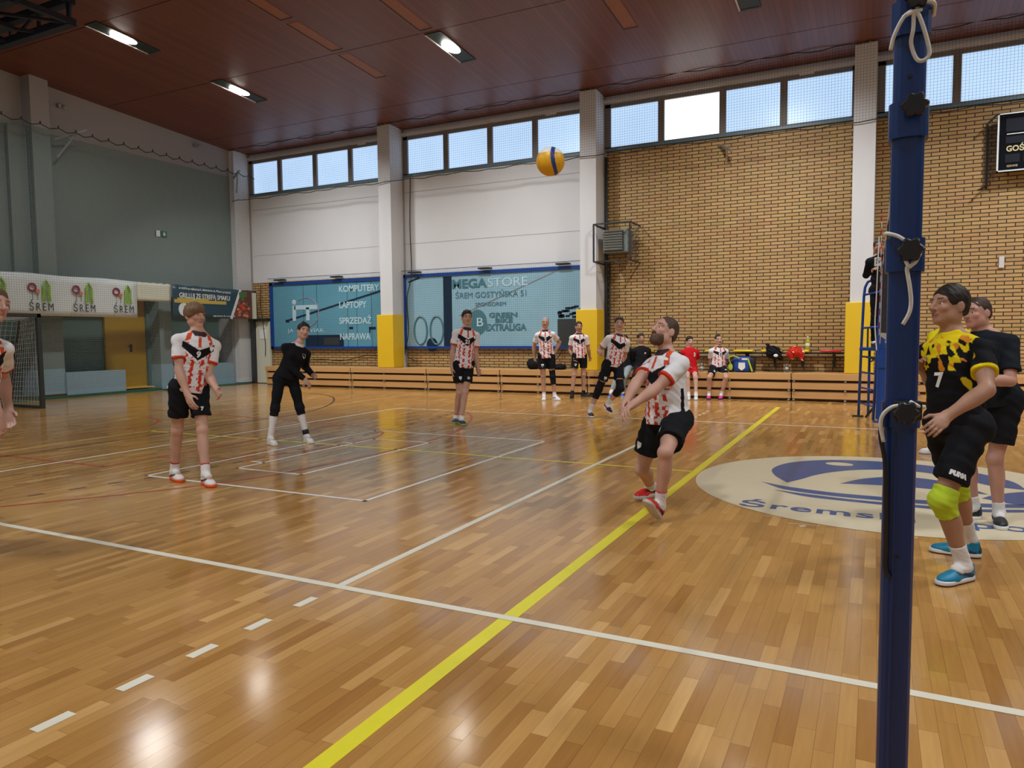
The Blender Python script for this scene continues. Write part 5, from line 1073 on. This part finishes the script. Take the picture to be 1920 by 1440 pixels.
S1, S2, S3 = (.56, .33, .24), (.50, .28, .19), (.60, .37, .28)
# joint positions in metres, one line per joint in this order
JOINT_ORDER = ['pelvis', 'neck', 'head', 'shoulder_R', 'shoulder_L', 'elbow_R', 'elbow_L', 'wrist_R', 'wrist_L', 'tip_R', 'tip_L', 'hip_R', 'hip_L', 'knee_R', 'knee_L', 'ankle_R', 'ankle_L', 'toe_R', 'toe_L', 'face_dir', 'chest_dir', 'pelvis_dir']
POSES = {}
def pose(key, height, rows):
    POSES[key] = dict(zip(JOINT_ORDER, rows)); POSES[key]['H'] = height
pose('nine', 1.88, [
 (-6.513, 1.893, 0.973), (-6.443, 1.971, 1.547), (-6.476, 1.967, 1.718), (-6.527, 1.788, 1.465),
 (-6.386, 2.123, 1.402), (-6.467, 1.740, 1.159), (-6.388, 2.025, 1.102), (-6.348, 1.734, 0.914),
 (-6.177, 1.955, 0.945), (-6.247, 1.718, 0.752), (-6.019, 1.879, 0.869), (-6.544, 1.800, 0.973),
 (-6.483, 1.986, 0.973), (-6.650, 1.831, 0.525), (-6.354, 1.899, 0.532), (-6.754, 1.862, 0.085),
 (-6.228, 1.815, 0.100), (-6.547, 1.786, 0.062), (-6.027, 1.730, 0.062), (0.998, -0.060, -0.035),
 (0.918, -0.397, 0.000), (0.949, -0.316, 0.000),])
pose('woman', 1.72, [
 (-7.563, 4.360, 0.911), (-7.412, 4.471, 1.392), (-7.356, 4.513, 1.571), (-7.497, 4.298, 1.346),
 (-7.389, 4.600, 1.242), (-7.445, 4.332, 1.064), (-7.561, 4.748, 1.064), (-7.299, 4.451, 0.900),
 (-7.355, 4.682, 0.939), (-7.215, 4.514, 0.760), (-7.194, 4.620, 0.907), (-7.605, 4.281, 0.911),
 (-7.520, 4.439, 0.911), (-7.639, 4.211, 0.494), (-7.433, 4.474, 0.494), (-7.672, 4.142, 0.085),
 (-7.348, 4.508, 0.085), (-7.488, 4.062, 0.056), (-7.165, 4.425, 0.058), (0.879, -0.476, 0.000),
 (0.918, -0.397, 0.000), (0.879, -0.476, 0.000),])
pose('p21', 1.88, [
 (-6.420, 7.331, 0.982), (-6.382, 7.397, 1.617), (-6.382, 7.410, 1.789), (-6.510, 7.248, 1.524),
 (-6.267, 7.522, 1.481), (-6.555, 7.210, 1.214), (-6.278, 7.504, 1.166), (-6.559, 7.190, 0.942),
 (-6.236, 7.512, 0.897), (-6.546, 7.184, 0.751), (-6.124, 7.415, 0.776), (-6.484, 7.258, 0.982),
 (-6.355, 7.404, 0.982), (-6.473, 7.283, 0.522), (-6.361, 7.276, 0.529), (-6.576, 7.324, 0.085),
 (-6.368, 7.151, 0.085), (-6.486, 7.124, 0.053), (-6.216, 6.991, 0.062), (0.664, -0.748, 0.000),
 (0.750, -0.662, 0.000), (0.750, -0.662, 0.000),])
pose('two', 1.84, [
 (-6.892, 11.897, 0.993), (-6.934, 11.921, 1.598), (-6.932, 11.935, 1.769), (-7.091, 11.844, 1.478),
 (-6.761, 11.990, 1.495), (-7.220, 11.922, 1.208), (-6.710, 12.234, 1.312), (-7.197, 11.923, 0.942),
 (-6.786, 12.127, 1.080), (-7.119, 11.784, 0.844), (-6.799, 11.940, 1.085), (-6.980, 11.859, 0.993),
 (-6.804, 11.935, 0.993), (-6.954, 11.843, 0.534), (-6.751, 11.922, 0.534), (-6.929, 11.827, 0.085),
 (-6.699, 11.910, 0.085), (-6.842, 11.631, 0.051), (-6.482, 11.767, 0.030), (0.400, -0.917, 0.000),
 (0.400, -0.917, -0.000), (0.400, -0.917, -0.000),])
pose('one', 1.8, [
 (-6.488, 12.942, 0.962), (-6.515, 12.971, 1.519), (-6.518, 12.981, 1.678), (-6.660, 12.873, 1.407),
 (-6.359, 13.058, 1.412), (-6.733, 12.949, 1.124), (-6.330, 13.131, 1.120), (-6.607, 12.872, 0.908),
 (-6.353, 13.283, 0.909), (-6.506, 12.753, 0.812), (-6.288, 13.142, 0.811), (-6.568, 12.893, 0.962),
 (-6.409, 12.991, 0.962), (-6.586, 12.821, 0.519), (-6.409, 12.989, 0.519), (-6.603, 12.749, 0.085),
 (-6.409, 12.987, 0.085), (-6.520, 12.509, 0.030), (-6.250, 13.106, 0.010), (0.524, -0.852, 0.000),
 (0.524, -0.852, 0.000), (0.524, -0.852, 0.000),])
pose('run', 1.86, [
 (-4.364, 9.125, 0.936), (-4.285, 9.205, 1.483), (-4.281, 9.222, 1.674), (-4.429, 9.064, 1.408),
 (-4.174, 9.314, 1.335), (-4.631, 9.153, 1.188), (-4.258, 9.463, 1.073), (-4.499, 8.926, 1.127),
 (-4.384, 9.352, 0.862), (-4.486, 8.750, 1.197), (-4.376, 9.175, 0.793), (-4.433, 9.057, 0.936),
 (-4.295, 9.193, 0.936), (-4.608, 9.053, 0.506), (-4.193, 9.016, 0.529), (-4.779, 9.048, 0.085),
 (-4.482, 9.161, 0.221), (-4.661, 8.868, 0.045), (-4.365, 9.024, 0.074), (0.368, -0.930, 0.000),
 (0.702, -0.712, 0.000), (0.702, -0.712, 0.000),])
pose('cen', 1.88, [
 (-1.698, 2.602, 0.778), (-1.718, 2.635, 1.341), (-1.733, 2.639, 1.500), (-1.864, 2.734, 1.215),
 (-1.564, 2.522, 1.238), (-1.911, 2.448, 1.092), (-1.721, 2.325, 1.048), (-1.941, 2.230, 0.930),
 (-1.867, 2.133, 0.921), (-1.943, 2.049, 0.867), (-1.895, 1.953, 0.859), (-1.789, 2.638, 0.778),
 (-1.607, 2.567, 0.778), (-1.922, 2.642, 0.337), (-1.594, 2.155, 0.572), (-1.946, 3.031, 0.110),
 (-1.655, 2.219, 0.130), (-2.020, 2.851, 0.002), (-1.696, 2.004, 0.214), (-0.563, -0.736, 0.375),
 (-0.580, -0.815, -0.000), (-0.365, -0.931, -0.000),])
pose('yb', 1.86, [
 (0.274, 1.750, 0.911), (0.240, 1.775, 1.468), (0.217, 1.775, 1.631), (0.111, 1.890, 1.341),
 (0.383, 1.649, 1.368), (0.178, 2.113, 1.133), (0.383, 1.420, 1.156), (0.092, 1.887, 1.253),
 (0.182, 1.322, 1.005), (0.064, 1.723, 1.344), (0.098, 1.168, 0.934), (0.201, 1.814, 0.911),
 (0.346, 1.686, 0.911), (0.307, 2.017, 0.512), (0.200, 1.560, 0.498), (0.411, 2.216, 0.120),
 (0.330, 1.667, 0.085), (0.251, 2.238, 0.030), (0.198, 1.496, 0.046), (-0.800, -0.594, 0.087),
 (-0.662, -0.750, -0.000), (-0.662, -0.750, -0.000),])
pose('blk', 1.8, [
 (0.655, 3.288, 0.947), (0.563, 3.282, 1.479), (0.520, 3.270, 1.614), (0.434, 3.376, 1.346),
 (0.729, 3.190, 1.395), (0.591, 3.507, 1.123), (0.723, 3.081, 1.113), (0.468, 3.277, 1.104),
 (0.510, 2.929, 1.122), (0.393, 3.112, 1.129), (0.419, 2.771, 1.133), (0.575, 3.337, 0.947),
 (0.735, 3.239, 0.947), (0.486, 3.271, 0.520), (0.662, 3.215, 0.512), (0.552, 3.349, 0.100),
 (0.707, 3.259, 0.085), (0.405, 3.238, -0.005), (0.705, 3.059, 0.013), (-0.712, -0.702, 0.000),
 (-0.521, -0.853, -0.000), (-0.521, -0.853, -0.000),])
pose('yel', 1.84, [
 (0.663, 6.846, 0.990), (0.615, 6.863, 1.539), (0.634, 6.886, 1.718), (0.453, 6.808, 1.414),
 (0.797, 6.912, 1.441), (0.414, 6.602, 1.187), (0.826, 7.014, 1.150), (0.354, 6.430, 0.992),
 (0.784, 6.858, 0.938), (0.314, 6.257, 0.932), (0.737, 6.685, 0.884), (0.571, 6.819, 0.990),
 (0.754, 6.873, 0.990), (0.564, 6.800, 0.533), (0.784, 6.836, 0.533), (0.558, 6.781, 0.085),
 (0.813, 6.799, 0.085), (0.373, 6.741, -0.022), (0.851, 6.601, 0.005), (0.285, -0.958, 0.000),
 (0.285, -0.958, -0.000), (0.285, -0.958, -0.000),])
pose('edge', 1.84, [
 (-5.866, -0.482, 0.907), (-5.812, -0.407, 1.544), (-5.725, -0.350, 1.727), (-5.806, -0.599, 1.453),
 (-5.838, -0.242, 1.413), (-5.705, -0.432, 1.213), (-6.053, -0.144, 1.214), (-5.657, -0.397, 0.953),
 (-6.019, -0.133, 0.949), (-5.623, -0.383, 0.768), (-5.926, -0.161, 0.789), (-5.859, -0.577, 0.907),
 (-5.874, -0.387, 0.907), (-6.050, -0.465, 0.514), (-6.071, -0.387, 0.492), (-6.149, -0.495, 0.085),
 (-6.264, -0.387, 0.085), (-5.914, -0.477, 0.030), (-6.145, -0.232, -0.011), (0.997, 0.080, 0.000),
 (0.997, 0.080, 0.000), (0.997, 0.080, 0.000),])
pose('boy', 1.74, [
 (-3.987, 13.553, 0.673), (-4.003, 13.581, 1.159), (-4.012, 13.587, 1.301), (-4.140, 13.478, 1.054),
 (-3.859, 13.671, 1.052), (-4.176, 13.666, 0.833), (-3.886, 13.871, 0.840), (-4.029, 13.518, 0.691),
 (-3.967, 13.680, 0.697), (-3.923, 13.375, 0.687), (-3.989, 13.506, 0.668), (-4.062, 13.501, 0.673),
 (-3.913, 13.604, 0.673), (-3.949, 13.130, 0.496), (-3.793, 13.241, 0.485), (-3.910, 13.070, 0.085),
 (-3.755, 13.126, 0.085), (-3.869, 12.871, 0.061), (-3.706, 12.928, 0.066), (0.568, -0.823, 0.000),
 (0.568, -0.823, 0.000), (0.568, -0.823, 0.000),])
pose('p51', 1.8, [
 (-3.372, 13.695, 0.704), (-3.375, 13.729, 1.180), (-3.386, 13.735, 1.339), (-3.525, 13.629, 1.076),
 (-3.224, 13.813, 1.065), (-3.568, 13.764, 0.809), (-3.231, 13.966, 0.804), (-3.438, 13.666, 0.605),
 (-3.341, 13.851, 0.598), (-3.359, 13.502, 0.578), (-3.367, 13.671, 0.569), (-3.452, 13.646, 0.704),
 (-3.292, 13.744, 0.704), (-3.485, 13.255, 0.501), (-3.141, 13.387, 0.493), (-3.519, 13.366, 0.085),
 (-3.263, 13.458, 0.085), (-3.480, 13.158, 0.069), (-3.240, 13.247, 0.066), (0.524, -0.852, 0.000),
 (0.524, -0.852, 0.000), (0.524, -0.852, 0.000),])
pose('hood', 1.8, [
 (-5.153, 13.587, 0.695), (-5.169, 13.617, 1.198), (-5.179, 13.625, 1.377), (-5.316, 13.518, 1.089),
 (-5.015, 13.703, 1.088), (-5.383, 13.649, 0.825), (-5.030, 13.843, 0.821), (-5.247, 13.551, 0.625),
 (-5.121, 13.704, 0.619), (-5.149, 13.401, 0.583), (-5.121, 13.525, 0.577), (-5.233, 13.538, 0.695),
 (-5.073, 13.636, 0.695), (-5.184, 13.144, 0.504), (-4.920, 13.267, 0.509), (-5.241, 13.233, 0.085),
 (-4.914, 13.350, 0.085), (-5.182, 13.030, 0.071), (-4.853, 13.147, 0.071), (0.524, -0.852, 0.000),
 (0.524, -0.852, 0.000), (0.524, -0.852, 0.000),])
pose('grey', 1.78, [
 (-5.553, 13.555, 0.690), (-5.563, 13.587, 1.187), (-5.579, 13.592, 1.354), (-5.734, 13.560, 1.076),
 (-5.388, 13.600, 1.081), (-5.765, 13.711, 0.820), (-5.425, 13.744, 0.821), (-5.680, 13.574, 0.618),
 (-5.485, 13.594, 0.620), (-5.602, 13.416, 0.576), (-5.483, 13.417, 0.577), (-5.645, 13.544, 0.690),
 (-5.461, 13.565, 0.690), (-5.607, 13.147, 0.513), (-5.437, 13.181, 0.484), (-5.714, 12.996, 0.128),
 (-5.536, 13.296, 0.085), (-5.697, 12.791, 0.044), (-5.465, 13.099, 0.068), (0.115, -0.993, 0.000),
 (0.115, -0.993, -0.000), (0.115, -0.993, -0.000),])
pose('ref', 1.78, [
 (-0.094, 10.626, 2.187), (-0.123, 10.657, 2.791), (-0.142, 10.658, 2.932), (-0.283, 10.596, 2.678),
 (0.048, 10.708, 2.688), (-0.330, 10.803, 2.468), (0.050, 10.898, 2.457), (-0.223, 10.579, 2.537),
 (-0.100, 10.699, 2.522), (-0.167, 10.410, 2.575), (-0.151, 10.530, 2.566), (-0.182, 10.597, 2.187),
 (-0.007, 10.656, 2.187), (-0.182, 10.597, 1.742), (-0.007, 10.656, 1.742), (-0.182, 10.597, 1.305),
 (-0.007, 10.656, 1.305), (-0.122, 10.418, 1.255), (0.054, 10.477, 1.255), (0.201, -0.980, 0.000),
 (0.319, -0.948, -0.000), (0.319, -0.948, -0.000),])

def star(**k): return k
LOOK = {
 'nine': star(skin=S1, hair=(.17, .10, .055), hairstyle='bowl', shirt='team', h=.0065, marks=[('9', .085, .0, .61, 'ink_white'), ('crest', .045, -.125, .74, 'ink_white')], legs=.66, shoe=(.80, .79, .78), shoe2=(.03, .03, .05), sole=(.85, .12, .03), socktop=(.45, .02, .05), lace=(.7, .6, .55), shortmarks=[('7', .05, 'L', .55, .2)]),
 'woman': star(skin=S3, hair=(.022, .015, .012), hairstyle='bun', shirt='black_collar', long=True, tight=True, fem=1, h=.0075, hem=.0, marks=[('crest', .05, -.09, .74, 'ink_white')], leggings=.22, shoe=(.78, .77, .74), sole=(.7, .7, .64), sock=.80, kneeL=(.012, .012, .015), kneeR=(.012, .012, .015), ankleL=True),
 'p21': star(skin=S1, hair=(.035, .025, .018), hairstyle='tall', shirt='team', h=.0085, marks=[('21', .09, 0, .62, 'ink_white'), ('crest', .045, -.125, .76, 'ink_white')], shoe=(.015, .04, .10), sole=(.30, .45, .10), sock=.17, socktop=(.55, .06, .05), shortmarks=[('crest', .05, 'R', .45, .0), ('21', .05, 'L', .5, .0)]),
 'two': star(skin=S2, hair=(.30, .29, .28), hairstyle='buzz', shirt='team', h=.0095, wt=1.07, marks=[('2', .10, 0, .62, 'ink_white'), ('crest', .045, -.125, .76, 'ink_white')], kneeL=(.012, .012, .014), longpad=True, shoe=(.80, .80, .80), sole=(.8, .8, .8), shoe2=(.2, .25, .4), sock=.2, shortmarks=[('crest', .06, 'R', .45, 0)]),
 'one': star(skin=S2, hair=(.04, .028, .02), hairstyle='short', stubble=.35, shirt='team', h=.0095, marks=[('1', .10, 0, .62, 'ink_white'), ('crest', .045, -.125, .76, 'ink_white')], shoe=(.012, .012, .014), sole=(.02, .02, .02), sock=.16, sockcol=(.012, .012, .014), shortmarks=[('crest', .05, 'R', .45, 0)]),
 'run': star(skin=S1, hair=(.06, .035, .022), hairstyle='tall', shirt='team', h=.0085, marks=[('crest', .045, -.125, .76, 'ink_white')], kneeL=(.012, .012, .014), kneeR=(.012, .012, .014), longpad=True, shoe=(.02, .022, .03), shoe2=(.75, .06, .04), sole=(.8, .78, .78), sock=.35, shortmarks=[('crest', .055, 'R', .5, 0)], curl=.9, airL=True),
 'cen': star(skin=(.56, .32, .24), hair=(.075, .045, .03), hairstyle='buzz', beard=True, beardcol=(.10, .055, .035), shirt='team', h=.006, wt=1.16, slv=.62, marks=[('crest', .045, -.135, .74, 'ink_white'), ('—', .05, .08, .70, 'ink_white')], legs=.70, shoe=(.66, .02, .02), shoe2=(.02, .02, .02), sole=(.55, .50, .47), sock=.32, socktop=(.6, .1, .12), shortmarks=[('crest', .05, 'R', .55, .2), ('7', .05, 'L', .58, 0)], curl=.75, airL=True),
 'yb': star(skin=(.42, .23, .15), hair=(.020, .014, .010), hairstyle='short', shirt='ybl', h=.006, slv=.60, marks=[('7', .12, .0, .50, 'ink_white')], legs=.74, shoe=(.01, .22, .38), shoe2=(.02, .06, .10), sole=(.72, .70, .70), sole2=(.10, .05, .04), lace=(.05, .45, .65), sock=.33, kneeL=(.50, .66, .04), kneeR=(.50, .66, .04), shortmarks=[('PUMA', .034, 'L', .66, -1.0)]),
 'blk': star(skin=(.52, .28, .21), hair=(.05, .03, .02), hairstyle='buzz', shirt='navyblack', h=.007, wt=1.08, slv=.75, legs=.72, shoe=(.02, .025, .025), sole=(.78, .76, .74), sock=.22, curl=.6),
 'yel': star(skin=S1, hair=(.04, .03, .02), hairstyle='short', shirt='yellow', h=.009, marks=[('crest', .05, .10, .80, 'ink_orange')], shoe=(.78, .77, .75), sole=(.7, .7, .7), curl=.9),
 'edge': star(skin=(.55, .33, .26), hair=(.10, .06, .035), hairstyle='short', shirt='team', h=.007, marks=[], shoe=(.7, .7, .7), slv=.66),
 'boy': star(skin=S3, hair=(.03, .02, .015), hairstyle='tall', shirt='red', h=.0095, hem=.0, marks=[('3', .12, -.07, .66, 'ink_white')], shorts=(.50, .012, .018), legs=.60, seated=True, shoe=(.78, .78, .78), sole=(.7, .7, .7), sock=.22),
 'p51': star(skin=S1, hair=(.035, .025, .02), hairstyle='buzz', shirt='team', h=.0095, hem=.0, marks=[('51', .10, 0, .60, 'ink_white')], seated=True, legs=.72, shoe=(.75, .03, .25), sole=(.05, .02, .10), sock=.25, shortmarks=[('crest', .05, 'R', .55, .0), ('51', .05, 'L', .55, .0)]),
 'hood': star(skin=S2, hair=(.03, .022, .018), hairstyle='short', shirt='hoodie', long=True, h=.0095, hem=.0, marks=[('H', .05, -.06, .65, 'ink_white')], seated=True, leggings=.85, stubble=.3, shorts=(.014, .014, .018), shoe=(.02, .02, .03), sole=(.1, .1, .1)),
 'grey': star(skin=S2, hair=(.04, .03, .02), hairstyle='short', shirt='hoodie', long=True, h=.0095, hem=.0, seated=True, leggings=.85, shorts=(.30, .35, .37), shoe=(.01, .12, .55), sole=(.5, .5, .5)),
 'ref': star(skin=S2, hair=(.06, .045, .035), hairstyle='short', stubble=.45, shirt='black', long=True, h=.009, leggings=.95, hem=-.05, shorts=(.012, .013, .018), shoe=(.02, .02, .02), sole=(.05, .05, .05)),
}
LAB = {
 'nine': 'young man with brown bowl haircut in red and white jersey number 9',
 'woman': 'woman with dark tied-back hair, black long-sleeved top and high white socks',
 'p21': 'tall dark-haired man in red and white jersey number 21, standing in dark blue shoes',
 'two': 'grey-haired man in jersey number 2 with a hand on his hip',
 'one': 'dark-haired man in jersey number 1 and black shoes in front of the yellow pad',
 'run': 'man in red and white jersey running with black knee sleeves and black-red shoes',
 'cen': 'bearded stocky man in red and white jersey looking up, arms out to pass',
 'yb': 'dark-haired player in black and yellow jersey with lime knee pads and blue shoes',
 'blk': 'short-haired man in plain black t-shirt and shorts behind the player with lime knee pads',
 'yel': 'person in yellow jersey mostly hidden behind the player in black and yellow',
 'edge': 'person in red and white jersey cut off by the left edge of the picture',
 'boy': 'dark-haired boy in red shirt number 3 and red shorts seated on the bench',
 'p51': 'man in jersey number 51 and pink shoes seated leaning forward beside the blue bag',
 'hood': 'dark-haired man in black hoodie seated on the bench behind the passing player',
 'grey': 'seated person in black top, grey trousers and blue shoes hidden behind the runner',
 'ref': 'referee in black standing on the ladder holding a small box with number 5',
}
PEOPLE_ON = True
if PEOPLE_ON:
    for k in LOOK: human(POSES[k], LOOK[k], LAB[k])
# referee's number box
t = thing('number_box', (-.2, 10.3, 2.62), 'small white box showing the number 5 held by the referee', 'sign')
MB('ink_white').bbox((-.205, 10.28, 2.575), (-.10, 10.33, 2.715), .006).build('box_body', t)
text_on('number', '5', .12, (-.152, 10.278, 2.655), (1, 0, 0), (0, 0, 1), 'ink_black', t, bold=.004)
